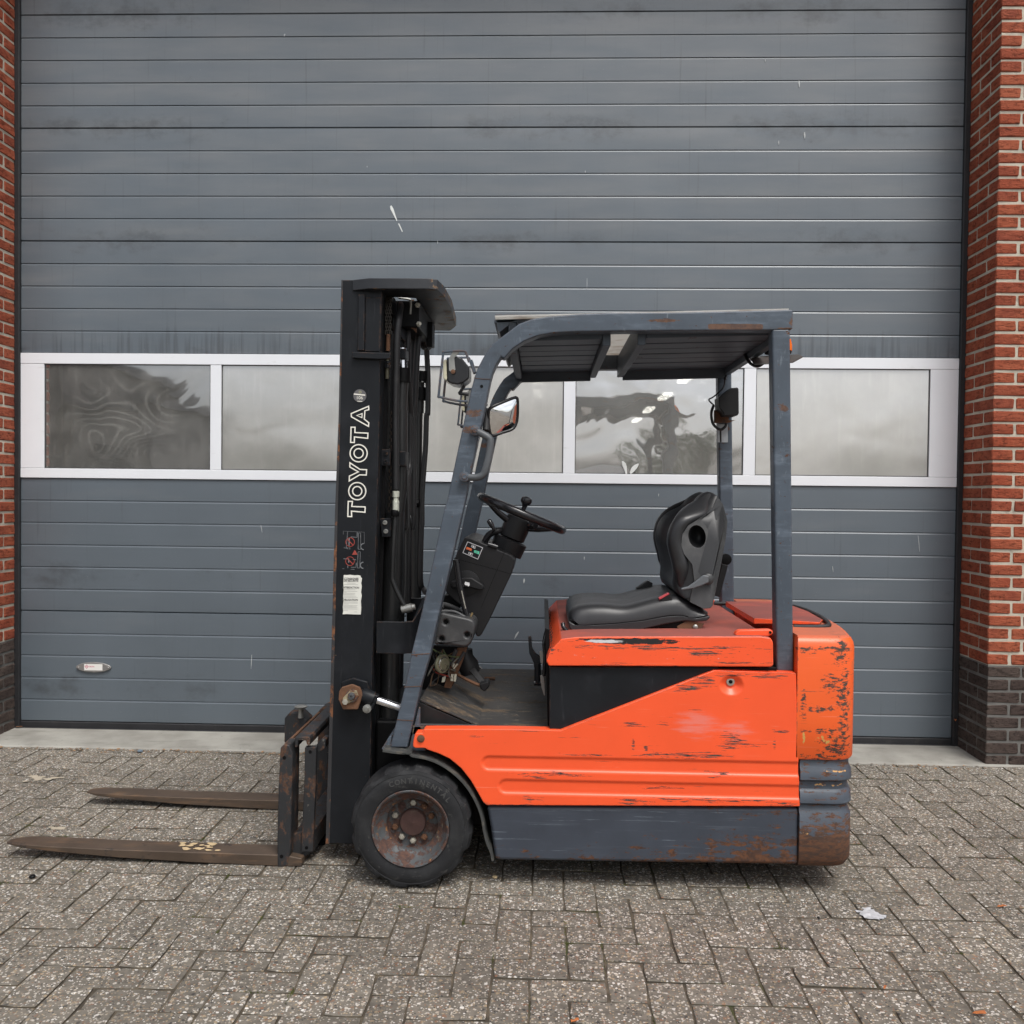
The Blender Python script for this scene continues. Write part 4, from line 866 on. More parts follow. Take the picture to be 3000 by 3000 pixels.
# ---- lamps with wire guards, mirror and grab handle on the front legs
def headlamp(dy, mt):
    y = 3.21 + dy
    k = (3.21 + dy) / 3.21
    if dy == 0: body = [(-0.3330, 1.7818), (-0.3289, 1.7917), (-0.2979, 1.8003), (-0.2781, 1.7906), (-0.2553, 1.7627), (-0.2549, 1.7234), (-0.2730, 1.7093), (-0.2941, 1.7021), (-0.3167, 1.7061), (-0.3295, 1.7131)]
    else: body = [(x - .008, z - .012) for x, z in HB]
    return body
HB = [(-0.3330, 1.7818), (-0.3289, 1.7917), (-0.2979, 1.8003), (-0.2781, 1.7906), (-0.2553, 1.7627), (-0.2549, 1.7234), (-0.2730, 1.7093), (-0.2941, 1.7021), (-0.3167, 1.7061), (-0.3295, 1.7131)]
LENS = [(-0.3434, 1.7761), (-0.3395, 1.7860), (-0.3328, 1.7874), (-0.3296, 1.7173), (-0.3352, 1.7167), (-0.3423, 1.7228)]
STR = [(-0.3238, 1.7903), (-0.3079, 1.8156), (-0.2867, 1.8116), (-0.3049, 1.7918), (-0.3008, 1.7512), (-0.3143, 1.7427), (-0.3228, 1.7496)]
W1 = [(-0.2563, 1.6431), (-0.2937, 1.6456), (-0.3506, 1.6575), (-0.3549, 1.6685), (-0.3422, 1.7954), (-0.3368, 1.8092), (-0.2732, 1.8129), (-0.2634, 1.8041), (-0.2535, 1.7753)]
MCREAM = layered('yellowed_lens', (.55, .52, .38), .25)
for dy, dx, dz in ((0, 0, 0), (.86, -.012, -.03)):
    sh = lambda P_: [(x + dx, z + dz) for x, z in P_]
    h = prism('work_lamp', sh(HB), 3.155 + dy, 3.265 + dy, MGLOSS, F, .018, 3, 25)
    prism('lamp_lens', sh(LENS), 3.15 + dy, 3.27 + dy, MCREAM, h, .008)
    prism('lamp_strap', sh(STR), 3.148 + dy, 3.153 + dy, MSTEEL, h, .001)
    q = sh([(-0.3085, 1.7447)])[0]; lathe('strap_bolt', [(.008, 0), (.008, .004), (.004, .005), (0, .005)], (q[0], 3.147 + dy, q[1]), (0, -1, 0), MRUST, h, 10)
    for y in (3.135, 3.285):
        tube('wire_guard', smoothpath([(x, y + dy, z) for x, z in sh(W1)], 3), .0042, MGUARD, h, 7)
    bar('lamp_arm', (sh([(-0.2736, 1.7039)])[0][0], 3.2 + dy, sh([(-0.2736, 1.7039)])[0][1]), (sh([(-0.2930, 1.6744)])[0][0], 3.2 + dy, sh([(-0.2930, 1.6744)])[0][1]), .008, .03, MRUB, h)
    bar('lamp_arm', (sh([(-0.2519, 1.7893)])[0][0], 3.19 + dy, sh([(-0.2519, 1.7893)])[0][1]), (sh([(-0.2374, 1.7447)])[0][0], 3.19 + dy, sh([(-0.2374, 1.7447)])[0][1]), .012, .03, MGUARD, h)
    tube('lamp_arm', [(-0.2921, 3.1900, 1.6761), (-0.2584, 3.1900, 1.6721)] if dy == 0 else [(x + dx, 3.19 + dy, z + dz) for x, y, z in [(-0.2921, 3.1900, 1.6761), (-0.2584, 3.1900, 1.6721)]], .006, MRUB, h, 6)
# mirror: a shallow convex glass in a black rim, turned towards the driver
mo = [(-0.1893, 3.2150, 1.6205), (-0.1728, 3.2200, 1.6352), (-0.1373, 3.2450, 1.6534), (-0.1041, 3.2700, 1.6690), (-0.0942, 3.2750, 1.6681), (-0.0912, 3.2750, 1.6524), (-0.0921, 3.2750, 1.6038), (-0.0974, 3.2700, 1.5776), (-0.1112, 3.2600, 1.5596), (-0.1445, 3.2400, 1.5466), (-0.1745, 3.2200, 1.5351), (-0.1842, 3.2150, 1.5418), (-0.1901, 3.2130, 1.5753)]
_zc = sum(p[2] for p in mo) / len(mo); mo = [(x, y - .24 * (z - _zc), z) for x, y, z in mo]
mc = Vector((0, 0, 0))
for p in mo: mc += Vector(p)
mc /= len(mo)
nrm = Vector((.48, -.85, -.20)).normalized()
V = [tuple(mc + nrm * .016)]
rings_ = []
for k in (.45, .8, 1.0):
    rings_.append(len(V)); V += [tuple(mc + (Vector(p) - mc) * k + nrm * .016 * (1 - k * k)) for p in mo]
n_ = len(mo); Fm = [(0, 1 + i, 1 + (i + 1) % n_) for i in range(n_)]
for a, c in zip(rings_, rings_[1:]): Fm += [(a + i, c + i, c + (i + 1) % n_, a + (i + 1) % n_) for i in range(n_)]
mmir = NB('mirror_glass'); MMIR = mmir.done((.86, .87, .88), .02, 1.0)
mirr = tube('mirror', smoothpath(mo, 3, True), .0055, MGLOSS, F, 8, True)
mk('mirror_glass', V, Fm, MMIR, mirr, 80)
mk('mirror_back', [tuple(Vector(p) - nrm * 0) for p in mo] + [tuple(mc + (Vector(p) - mc) * .7 - nrm * .03) for p in mo], loftdata([[(0, 0, 0)] * n_] * 2)[1][:-2] + [tuple(range(2 * n_ - 1, n_ - 1, -1))], MGLOSS, mirr, 60)
tube('mirror_arm', [(-0.1989, 3.2000, 1.5491), (-0.1977, 3.2200, 1.5899), (-0.1942, 3.2250, 1.6270)], .012, MRUB, mirr, 8)
gh = tube('grab_handle', smoothpath([(-0.2302, 3.1280, 1.5453), (-0.2049, 3.1220, 1.5328), (-0.1827, 3.1200, 1.5192), (-0.1776, 3.1200, 1.5029), (-0.1821, 3.1200, 1.4618), (-0.1926, 3.1200, 1.4180), (-0.2021, 3.1220, 1.3960), (-0.2255, 3.1240, 1.3862), (-0.2638, 3.1280, 1.3886)], 5), .0125, layered('grey_handle', (.085, .092, .100), .45, var=.2, vs=20.), F, 10)
for q in ((-0.2299, 3.1250, 1.5451), (-0.2636, 3.1250, 1.3886)):
    lathe('handle_bolt', [(.017, -.015), (.017, .008), (.009, .010), (.008, .014), (0, .014)], q, (0, -1, 0), MGUARD, gh, 14)
# foot of the leg and gusset
prism('leg_foot', [(-0.5445, 0.4489), (-0.5187, 0.4926), (-0.5099, 0.4928), (-0.5116, 0.4556), (-0.4496, 0.4519), (-0.4509, 0.4431), (-0.5404, 0.4427)], 3.16, 3.30, MGUARD, F, .003)
prism('gusset', [(-0.4161, 0.5978), (-0.4112, 0.5960), (-0.4106, 0.5371), (-0.3994, 0.5099), (-0.3907, 0.4471), (-0.4509, 0.4459)], 3.151, 3.162, MGUARD, F, .002)

# ------------------------------------------------------------------ forklift: mast, carriage, forks
MT = [(-0.7214, 2.0845), (-0.7264, 1.8316), (-0.7275, 1.6133)]
rail = [(-0.7214, 2.0839), (-0.7275, 1.6133)] + [(-0.7383, 1.2606), (-0.7480, 0.7483)] + [(-0.7501, 0.6252), (-0.7634, 0.0699), (-0.6676, 0.0700), (-0.6069, 0.0714)] + [(-0.6040, 0.3790), (-0.6014, 0.5391)] + [(-0.5999, 0.7535), (-0.5928, 1.0242), (-0.5873, 1.2624)] + [(-0.5860, 1.3702), (-0.5810, 1.6261)] + [(-0.5817, 1.7931), (-0.5758, 2.0421), (-0.5749, 2.0844)]
mast = prism('mast_rail', rail, 3.280, 3.300, MMAST, F, .003)
edge = [(-0.7217, 2.0837), (-0.7278, 1.6132)] + [(-0.7386, 1.2606), (-0.7483, 0.7485)] + [(-0.7506, 0.6254), (-0.7639, 0.0703), (-0.7496, 0.0706), (-0.7392, 0.6256)] + [(-0.7371, 0.7487), (-0.7287, 1.2607)] + [(-0.7214, 1.6133), (-0.7161, 2.0837)]
def flange(y0, y1, off0, off1, name, par):
    v = []
    n = len(rail)
    fr = [rail[i] for i in (0, 1, 2, 3, 4, 5)]; re = [rail[i] for i in range(7, n)]
    fx_ = [(x + off0, z) for x, z in fr] + [(x + off0 + .024, z) for x, z in fr[::-1]]
    rx_ = [(x - off1 - .024, z) for x, z in re] + [(x - off1, z) for x, z in re[::-1]]
    return join([prismdata(fx_, y0, y1), prismdata(rx_, y0, y1)])
mk('rail_flange', *flange(3.301, 3.365, 0, 0, '', None), MMAST, mast)
mk('rust_edge', *prismdata(edge, 3.2785, 3.2799), MMASTE, mast)
inner = [(x + .012, z + .0) for x, z in rail]
prism('inner_rail', inner, 3.368, 3.385, MDARK2, F, .002)
v, f = flange(3.386, 3.43, .012, -.012, '', None); mk('inner_flange', v, f, MDARK2, F)
fm = prism('mast_rail', rail, mir(3.300), mir(3.280), MMAST, F, .003)
v, f = flange(mir(3.365), mir(3.301), 0, 0, '', None); mk('rail_flange', v, f, MMAST, fm)
prism('inner_rail', inner, mir(3.385), mir(3.368), MDARK2, F, .002)
# welded bars near the top of the near rail
prism('rail_bar', [(-0.6587, 2.0308), (-0.6355, 2.0309), (-0.6361, 1.8329), (-0.6604, 1.8328)], 3.268, 3.2798, MMAST, F, .003)
prism('rail_bar', [(-0.6789, 1.8279), (-0.5420, 1.8247), (-0.5431, 1.8034), (-0.5800, 1.8023), (-0.6774, 1.8057)], 3.262, 3.2797, MMAST, F, .003)
prism('rail_pad', [(-0.6344, 2.0221), (-0.5784, 2.0224), (-0.5827, 1.8319), (-0.6355, 1.8316)], 3.276, 3.2799, MMAST, F, .002)
# top tie: a thick plate bent to a U in plan
za = [(-0.6063, 2.0831), (-0.6060, 2.0453)]; zt1, zt0 = za[0][1], za[1][1]
xa, xb, xc_ = [(-0.6816, 2.0611)][0][0], [(-0.4127, 2.0621)][0][0], [(-0.3646, 2.0709)][0][0]
xd = [(-0.6166, 2.0613)][0][0]
outer = [(xa, 3.275), (xd, 3.245), (xb, 3.245), (xb + .035, 3.262), (xc_, 3.36), (xc_ + .004, 3.60), (xc_ - .012, 3.96), (xb, mir(3.245)), (xa, mir(3.255))]
innr = [(xa, mir(3.30)), (xb - .06, mir(3.33)), (xc_ - .115, 3.92), (xc_ - .115, 3.50), (xb - .06, 3.40), (xa, 3.36)]
box('crosshead', xa + .10, xc_ - .10, 3.43, 3.93, zt0 - .10, zt0 - .002, MDARK2, F, .004)
pl = outer + innr
n_ = len(pl)
mk('mast_tie', [(x, y, zt0) for x, y in pl] + [(x, y, zt1) for x, y in pl], [tuple(range(n_)), tuple(range(2 * n_ - 1, n_ - 1, -1))] + [(i, (i + 1) % n_, n_ + (i + 1) % n_, n_ + i) for i in range(n_)], layered('chipped_mast_paint', (.018, .020, .024), .45, var=.25, vs=8., bump=.2, layers=[dict(s=(20., 20., 30.), lo=.62, hi=.66, c=(.30, .21, .12), c2=RUST, a=.8, r=.85, x=(-.47, -.36, .10)), dict(s=(5., 5., 9.), lo=.5, hi=.8, c=(.036, .040, .047), a=.6, h=0)]), F, None, .003)
# lower tie band
zl = [(-0.5499, 0.8717), (-0.5489, 0.7561)]
xl0, xl1 = [(-0.5882, 0.8379)][0][0], [(-0.4937, 0.8394)][0][0]
ob = [(xl0, 3.283), (xl1, 3.283), (xl1 + .035, 3.30), (xl1 + .075, 3.36), (xl1 + .08, 3.66), (xl1 + .075, mir(3.36)), (xl1, mir(3.283)), (xl0, mir(3.283))]
ib = [(xl0, mir(3.298)), (xl1 - .005, mir(3.298)), (xl1 + .06, mir(3.37)), (xl1 + .065, 3.66), (xl1 + .06, 3.37), (xl1 + .03, 3.315), (xl1 - .005, 3.298), (xl0, 3.298)]
pl = ob + ib; n_ = len(pl)
mk('mast_tie', [(x, y, zl[1][1] + (.03 if x > xl1 + .05 else 0)) for x, y in pl] + [(x, y, zl[0][1] + (.075 if x > xl1 + .05 else .0)) for x, y in pl], [tuple(range(n_)), tuple(range(2 * n_ - 1, n_ - 1, -1))] + [(i, (i + 1) % n_, n_ + (i + 1) % n_, n_ + i) for i in range(n_)], MMAST, F, None, .003)
# lift cylinders, pipes and hoses
MCYL = layered('cylinder_black', (.014, .0145, .015), .35, var=.2, vs=9., bump=.05, layers=[dict(s=(30., 30., 3.), lo=.5, hi=.8, c=(.036, .036, .035), a=.5, h=0)])
cyl = tube('lift_cylinder', [(-0.5452, 3.4100, 1.2603), (-0.5498, 3.4100, 0.9853)] + [(-0.5565, 3.4100, 0.7283), (-0.5611, 3.4100, 0.3248)], .036, MCYL, F, 20)
lc_ = tube('cylinder_barrel', [(-0.5218, 3.4100, 1.7437), (-0.5263, 3.4100, 1.6263)] + [(-0.5234, 3.4100, 1.6361), (-0.5220, 3.4100, 1.3504)] + [(-0.5341, 3.4100, 1.2577), (-0.5362, 3.4100, 1.0131)], .0235, MCYL, cyl, 16)
tube('cylinder_head', [(-0.5208, 3.4100, 1.7901), (-0.5209, 3.4100, 1.7382)], .030, MDARK2, cyl, 16)
tube('cylinder_rod', [(-0.5242, 3.4100, 1.8636), (-0.5213, 3.4100, 1.7900)], .018, MCHROME, cyl, 14)
box('cylinder_clamp', *(lambda a, c: (a[0], c[0], 3.375, 3.45, c[2], a[2]))((-0.5273, 3.3750, 1.4839), (-0.5015, 3.3750, 1.4283)), MMAST, cyl, .004)
box('rod_block', *(lambda a, c: (a[0], c[0], 3.375, 3.45, c[2], a[2]))((-0.5310, 3.3750, 1.8581), (-0.5049, 3.3750, 1.8205)), MMAST, cyl, .003)
cyl2 = tube('lift_cylinder', [(-0.5245, 3.9000, 1.7968), (-0.5265, 3.9000, 1.6689)] + [(-0.5307, 3.9000, 1.6800), (-0.5319, 3.9000, 1.4801), (-0.5315, 3.9000, 1.2900)] + [(-0.5306, 3.9000, 1.2476), (-0.5305, 3.9000, 0.8894)], .022, MCYL, F, 16)
tube('cylinder_head', [(-0.5227, 3.9000, 1.7750), (-0.5229, 3.9000, 1.7220)], .031, MDARK2, cyl2, 16)
tube('cylinder_rod', [(-0.5309, 3.9000, 1.8092), (-0.5296, 3.9000, 1.7718)], .014, MCHROME, cyl2, 12)
tube('cylinder_head', [(-0.5144, 3.8800, 1.8410), (-0.5156, 3.8800, 1.8007)], .027, MDARK2, cyl2, 12)
def hose(name, pts, r, mat=None, k=5): return tube(name, smoothpath(pts, k), r, mat or MHOSE, F, 10)
hose('hydraulic_hose', [(-0.5281, 3.4000, 2.0221), (-0.5251, 3.3400, 1.9647), (-0.5297, 3.3300, 1.8936), (-0.5322, 3.3350, 1.7879), (-0.5343, 3.3400, 1.6201)] + [(-0.5339, 3.3400, 1.5669), (-0.5317, 3.3400, 1.4367), (-0.5309, 3.3400, 1.3433)], .0125)
fit = lathe('hose_fitting', [(.0125, 0), (.0125, .034), (.0115, .035), (.0115, .040), (.0095, .041), (.0095, .050), (.0125, .051), (.0125, .072), (.0105, .073)], (-0.5299, 3.3350, 1.2651), (0, 0, 1), layered('pale_zinc', (.62, .64, .55), .35, .4, var=.15, vs=60.), F, 12, 30)
hose('pipe', [(-0.5327, 3.3350, 1.2629), (-0.5323, 3.3350, 1.2151)] + [(-0.5328, 3.3350, 1.2136), (-0.5374, 3.3350, 1.1275), (-0.5402, 3.3350, 1.0334), (-0.5378, 3.3350, 1.0119), (-0.5240, 3.3350, 0.9771), (-0.5021, 3.3350, 0.9343), (-0.4884, 3.3350, 0.9156), (-0.4750, 3.3350, 0.9199)], .0085, MCYL, 4)
lathe('pipe_nut', [(.015, -.02), (.016, .0), (.016, .018), (.012, .02), (.011, .03)], (-0.4857, 3.3350, 0.9130), (1, 0, .25), MSTEEL, F, 10)
lathe('pipe_nut', [(.014, -.012), (.0155, -.01), (.0155, .010), (.014, .012)], (-0.5327, 3.3350, 1.2581), (0, 0, 1), MDARK2, F, 8)
hose('hydraulic_hose', [(-0.5147, 3.5000, 1.9504), (-0.5165, 3.5000, 1.8386), (-0.5092, 3.5500, 1.6386)] + [(-0.5123, 3.5500, 1.6280), (-0.5118, 3.5500, 1.4437), (-0.5121, 3.5000, 1.3829), (-0.5129, 3.5000, 1.2143)] + [(-0.5291, 3.5000, 1.1742), (-0.5298, 3.5000, 0.9201)], .011)
hose('hydraulic_hose', [(-0.4844, 3.6200, 1.9833), (-0.4940, 3.6200, 1.9139), (-0.5002, 3.6200, 1.7982), (-0.5062, 3.6200, 1.6447)] + [(-0.5092, 3.6200, 1.6105), (-0.5068, 3.6200, 1.2105)] + [(-0.5215, 3.6200, 1.2273), (-0.5243, 3.6200, 0.8770)], .0125)
hose('hydraulic_hose', [(-0.4910, 3.8600, 1.9526), (-0.4899, 3.8800, 1.8939), (-0.4853, 3.8800, 1.8009), (-0.4853, 3.8800, 1.6675)] + [(-0.4903, 3.8800, 1.6559), (-0.4930, 3.8800, 1.5301), (-0.4996, 3.8800, 1.4293), (-0.5062, 3.8800, 1.3157), (-0.5051, 3.8800, 1.1970)] + [(-0.5071, 3.8800, 1.2046), (-0.5097, 3.8800, 0.9702), (-0.4936, 3.8800, 0.9235), (-0.4616, 3.7000, 0.9308)], .0115)
hose('hydraulic_hose', [(-0.5181, 3.7000, 1.9710), (-0.5238, 3.7000, 1.8735), (-0.5278, 3.7000, 1.6515)] + [(-0.5301, 3.7000, 1.6165), (-0.5285, 3.7000, 1.3040)], .0115)
hose('hydraulic_pipe', [(-0.4930, 3.3600, 1.4159), (-0.4868, 3.3600, 1.2122)] + [(-0.4977, 3.3600, 1.1807), (-0.4971, 3.3600, 1.0182), (-0.5004, 3.3600, 0.9287)], .0045, MCYL, 3)
tube('blue_pipe', [(-0.4947, 3.9300, 1.9074), (-0.4903, 3.9300, 1.6718)], .006, layered('worn_blue', (.05, .13, .22), .4, var=.4, vs=20., layers=[dict(s=30., lo=.5, hi=.6, c=(.03, .03, .032))]), F, 8)
for z_, x_ in ((1470, 1330), (1455, 1310)): lathe('hose_clip', [(.016, -.01), (.02, 0), (.016, .01)], (-0.4979, 3.9000, 1.8126) if z_ == 1470 else (-0.5288, 3.8800, 1.2889), (1, 0, 0), MDARK2, F, 8)
# sheaves and chain
def sheave(c, r, w, name='hose_sheave'): return lathe(name, [(r * .3, -w), (r, -w), (r * 1.02, -w * .7), (r * .86, 0), (r * 1.02, w * .7), (r, w), (r * .3, w)], c, (1, -.22, 0), MMAST, F, 32, 40)
sheave((-0.5369, 3.4700, 1.9616), .060, .014); sheave((-0.4878, 3.8200, 1.9766), .055, .013)
ch = (-0.5658, 3.3700, 2.0495)
sheave((ch[0], 3.395, [(-0.5655, 2.0132)][0][1]), .034, .013, 'chain_sheave')
cpts = [(-0.5641, 3.3600, 2.0474), (-0.5636, 3.3520, 2.0203), (-0.5637, 3.3480, 1.9874), (-0.5638, 3.3470, 1.9498), (-0.5634, 3.3470, 1.9044)]
cp = smoothpath(cpts, 12); acc, last, parts = 0, cp[0], []
chn = None; dist = 0; nodes = [cp[0]]
for p in cp[1:]:
    if (p - nodes[-1]).length > .0105: nodes.append(p)
for i in range(len(nodes) - 1):
    a, c = nodes[i], nodes[i + 1]
    for k in ((-.010, -.004, .004, .010) if i % 2 else (-.007, 0, .007)):
        parts.append(bardata(a + Vector((k, 0, .002)), c + Vector((k, 0, -.002)), .003, .012, (0, 1, 0)))
chn = mk('lift_chain', *join(parts), MCHAIN, F)
tube('chain_anchor', [(-0.5640, 3.3470, 1.9044), (-0.5651, 3.3470, 1.8442)], .0078, MRUST, chn, 10)
tube('chain_anchor', [(-0.5664, 3.3500, 1.8138), (-0.5680, 3.3500, 1.7441)], .0068, layered('oily_olive', (.06, .055, .035), .5), chn, 10)
lathe('anchor_nut', [(.012, -.006), (.012, .006)], (-0.5657, 3.3500, 1.7897), (0, 0, 1), MMAST, chn, 6, 20); lathe('anchor_nut', [(.012, -.005), (.012, .005)], (-0.5653, 3.3500, 1.8031), (0, 0, 1), MMAST, chn, 6, 20)
cp = [(-0.5751, 3.4400, 1.6361), (-0.5739, 3.4400, 1.2155), (-0.5818, 3.4400, 1.2426), (-0.5943, 3.4400, 0.8983)]
parts = []
for a, c in ((cp[0], cp[1]), (cp[2], cp[3])):
    a, c = Vector(a), Vector(c); n = int((a - c).length / .0125)
    for i in range(n):
        p, q = a.lerp(c, i / n), a.lerp(c, (i + 1.05) / n)
        for k in ((-.009, .003) if i % 2 else (-.004, .009)): parts.append(bardata(p + Vector((k, 0, 0)), q + Vector((k, 0, 0)), .003, .012, (0, 1, 0)))
mk('lift_chain', *join(parts), layered('brown_chain', (.055, .036, .020), .7, var=.4, vs=40.), F)
prism('sheave_bracket', [(-0.4957, 2.0469), (-0.4861, 2.0496), (-0.4746, 2.0058), (-0.4753, 1.9262), (-0.4879, 1.9399), (-0.4962, 1.9426), (-0.5006, 1.9673)], 3.44, 3.447, MRUST, F, .001)
tube('guide_rod', smoothpath([(-0.5397, 3.4200, 2.0512), (-0.5025, 3.4200, 2.0459), (-0.4942, 3.4200, 2.0373), (-0.4974, 3.4300, 1.9928)], 4), .0045, MSTEEL, F, 6)
for q in ((-0.4721, 3.4300, 2.0257), (-0.4668, 3.4300, 1.9560)): lathe('bracket_bolt', [(.010, 0), (.010, .006), (.006, .007), (.006, .016), (0, .016)], q, (.6, -1, 0), MZINC, F, 6, 25)
box('sheave_plate', *(lambda a, c: (a[0], c[0], 3.70, 3.74, c[2], a[2]))((-0.4715, 3.7000, 2.0155), (-0.4468, 3.7000, 1.9153)), MDARK2, F, .003)
# guide blocks with socket screws
for q, s_ in (((885, 660, 1048, 935), ((968, 725), (968, 865))), ((865, 1808, 1058, 2100), ((955, 1872), (958, 1995)))):
    pts = [(-0.5876, 1.4885), (-0.5520, 1.4889), (-0.5528, 1.4290), (-0.5860, 1.4287)] if q[1] == 660 else [(-0.5900, 1.2385), (-0.5477, 1.2390), (-0.5489, 1.1709), (-0.5807, 1.1705)]
    gb = prism('guide_block', pts, 3.345, 3.40, MMAST, F, .002)
    for k in (0, 1):
        p = ((-0.5694, 3.3450, 1.4746), (-0.5691, 3.3450, 1.4441))[k] if q[1] == 660 else ((-0.5701, 3.3450, 1.2230), (-0.5666, 3.3450, 1.1914))[k]
        lathe('socket_screw', [(.0085, 0), (.0085, .005), (.005, .0055), (.0045, .002), (0, .002)], p, (0, -1, 0), MMAST if q[1] == 660 else MSTEEL, gb, 12)
# tilt cylinder with its pin
tp = (-0.6619, 3.2350, 0.6167)
prism('tilt_bracket', [(-0.6994, 0.6448), (-0.6629, 0.6567), (-0.6347, 0.6460), (-0.6238, 0.6181), (-0.6343, 0.5871), (-0.6412, 0.5673), (-0.6932, 0.5663), (-0.7104, 0.6025), (-0.7078, 0.6307)], 3.225, 3.24, MRUST, F, .004)
prism('tilt_bracket', [(-0.7076, 0.6568), (-0.6650, 0.6717), (-0.6137, 0.6585), (-0.5991, 0.6077), (-0.6130, 0.5620), (-0.7012, 0.5660)], 3.262, 3.2795, MMAST, F, .004)
pin = lathe('tilt_pin', [(.022, 0), (.022, .008), (.014, .009), (.012, .016), (.005, .017), (.004, .013), (0, .013)], (tp[0], 3.226, tp[2]), (0, -1, 0), MRIM, F, 20)
prism('pin_keeper', [(-0.6920, 0.6100), (-0.6670, 0.6385), (-0.6445, 0.6361), (-0.6373, 0.6166), (-0.6554, 0.5995), (-0.6778, 0.5879), (-0.6947, 0.5903)], 3.217, 3.2255, layered('rusty_cream', (.26, .22, .14), .8, var=.3, vs=30., layers=[dict(s=30., lo=.5, hi=.6, c=RUST)]), pin, .002)
lathe('keeper_bolt', [(.0105, 0), (.0105, .006), (0, .007)], (-0.6833, 3.2170, 0.5970), (0, -1, 0), MZINC, pin, 6, 20)
ta, tb = Vector((-0.6380, 3.2500, 0.6167)), Vector((-0.4522, 3.2700, 0.5517)); td = (tb - ta).normalized(); tl_ = (tb - ta).length
tl = lathe('tilt_cylinder', [(.018, 0), (.026, .01), (.026, .05), (.021, .053), (.021, .062)], ta, td, MMAST, F, 20)
lathe('tilt_rod', [(.0145, .06), (.0145, tl_)], ta, td, MCHROME, tl, 18)
yk = (-0.6085, 3.2450, 0.5830); lathe('yoke_screw', [(.015, 0), (.015, .012), (.008, .013), (.007, .020), (0, .02)], (yk[0], 3.235, yk[2] - .012), (0, -1, 0), MSTEEL, tl, 12)
prism('tilt_yoke', [(-0.6114, 0.6300), (-0.5690, 0.6139), (-0.5828, 0.5799), (-0.5925, 0.5600), (-0.6165, 0.5623), (-0.6196, 0.5989)], 3.236, 3.27, MMAST, tl, .005)

# ---- carriage and forks
def fork(y0, tipx, label):
    """L-shaped fork: upright shank and a blade that thins to its tip"""
    y0 += .0025; y1 = y0 + .095; hx = -.905; r = []
    sec = [(hx + .066, .030, .002), (hx, .041, .0), (-1.20, .043, .006), (-1.50, .046, .017), (-1.75, .052, .034), (-1.865, .055, .042), (tipx, .053, .046)]
    V, Fc = [], []
    for i, (x, zt_, zb_) in enumerate(sec):
        ins = (.0, .0, .0, .0, .0, .008, .030)[i]
        V += [(x, y0 + ins, zb_), (x, y1 - ins, zb_), (x, y1 - ins, zt_), (x, y0 + ins, zt_)]
    for i in range(len(sec) - 1): Fc += [(i * 4 + k, i * 4 + (k + 1) % 4, i * 4 + 4 + (k + 1) % 4, i * 4 + 4 + k) for k in range(4)]
    Fc += [(3, 2, 1, 0), (24, 25, 26, 27)]
    fk = mk('fork', V, Fc, MFORK, F, None, .005, 3)
    return fk
shank = [(-0.9182, 0.4242), (-0.9059, 0.4351), (-0.8848, 0.4355), (-0.8740, 0.4075), (-0.8745, 0.3159), (-0.8776, 0.1324), (-0.8786, 0.0617), (-0.8892, 0.0013), (-0.9263, -0.0031), (-0.9277, 0.1030), (-0.9245, 0.2796)]
f1 = fork(3.235, -1.925, 'near')
prism('fork_shank', shank, 3.235, 3.335, MCARR, f1, .006, 3)
for q in ((-0.9029, 3.2340, 0.3896), (-0.9110, 3.2340, 0.0373)): lathe('fork_hole', [(.0068, 0), (.0068, .001), (0, .001)], (q[0], 3.2352, q[2]), (0, -1, 0), MDARK2, f1, 12)
f2 = fork(3.805, -1.915, 'far')
prism('fork_shank', [(x, z) for x, z in shank], 3.805, 3.905, MCARR, f2, .006, 3)
fl = prism('fork_latch', [(-1.0615, 0.3897), (-1.0422, 0.4128), (-1.0049, 0.4147), (-0.9653, 0.3791), (-0.9878, 0.3374), (-1.0000, 0.2959), (-1.0621, 0.2864)], 3.80, 3.90, MCARR, f2, .005)
kp = (-0.9898, 3.7900, 0.4058); lathe('latch_knob', [(.012, -.01), (.010, .022), (.012, .028), (.026, .034), (.027, .038), (.018, .042), (0, .043)], kp, (0, 0, 1), MSTEEL, f2, 18)
# cream paint flecks on the near blade
MCRM = layered('cream_flecks', (.50, .38, .22), .8, var=.1)
rr = random.Random(3); parts = []
for k in range(26):
    x, y = rr.uniform(-1.30, -1.14), rr.uniform(3.255, 3.325); zz = .0443 + (x + 1.2) * -.010
    n = 7; a0 = rr.uniform(0, 6); L_ = rr.uniform(.008, .022)
    parts.append(([(x + L_ * rr.uniform(.4, 1) * math.cos(a0 + 6.283 * i / n), min(max(y + L_ * .6 * rr.uniform(.5, 1) * math.sin(a0 + 6.283 * i / n), 3.242), 3.33), zz + .0008 - .010 * L_ * rr.uniform(0, .1)) for i in range(n)], [tuple(range(n))]))
fl_ = mk('paint_flecks', *join(parts), MCRM, f1); tag(fl_, kind='stuff')
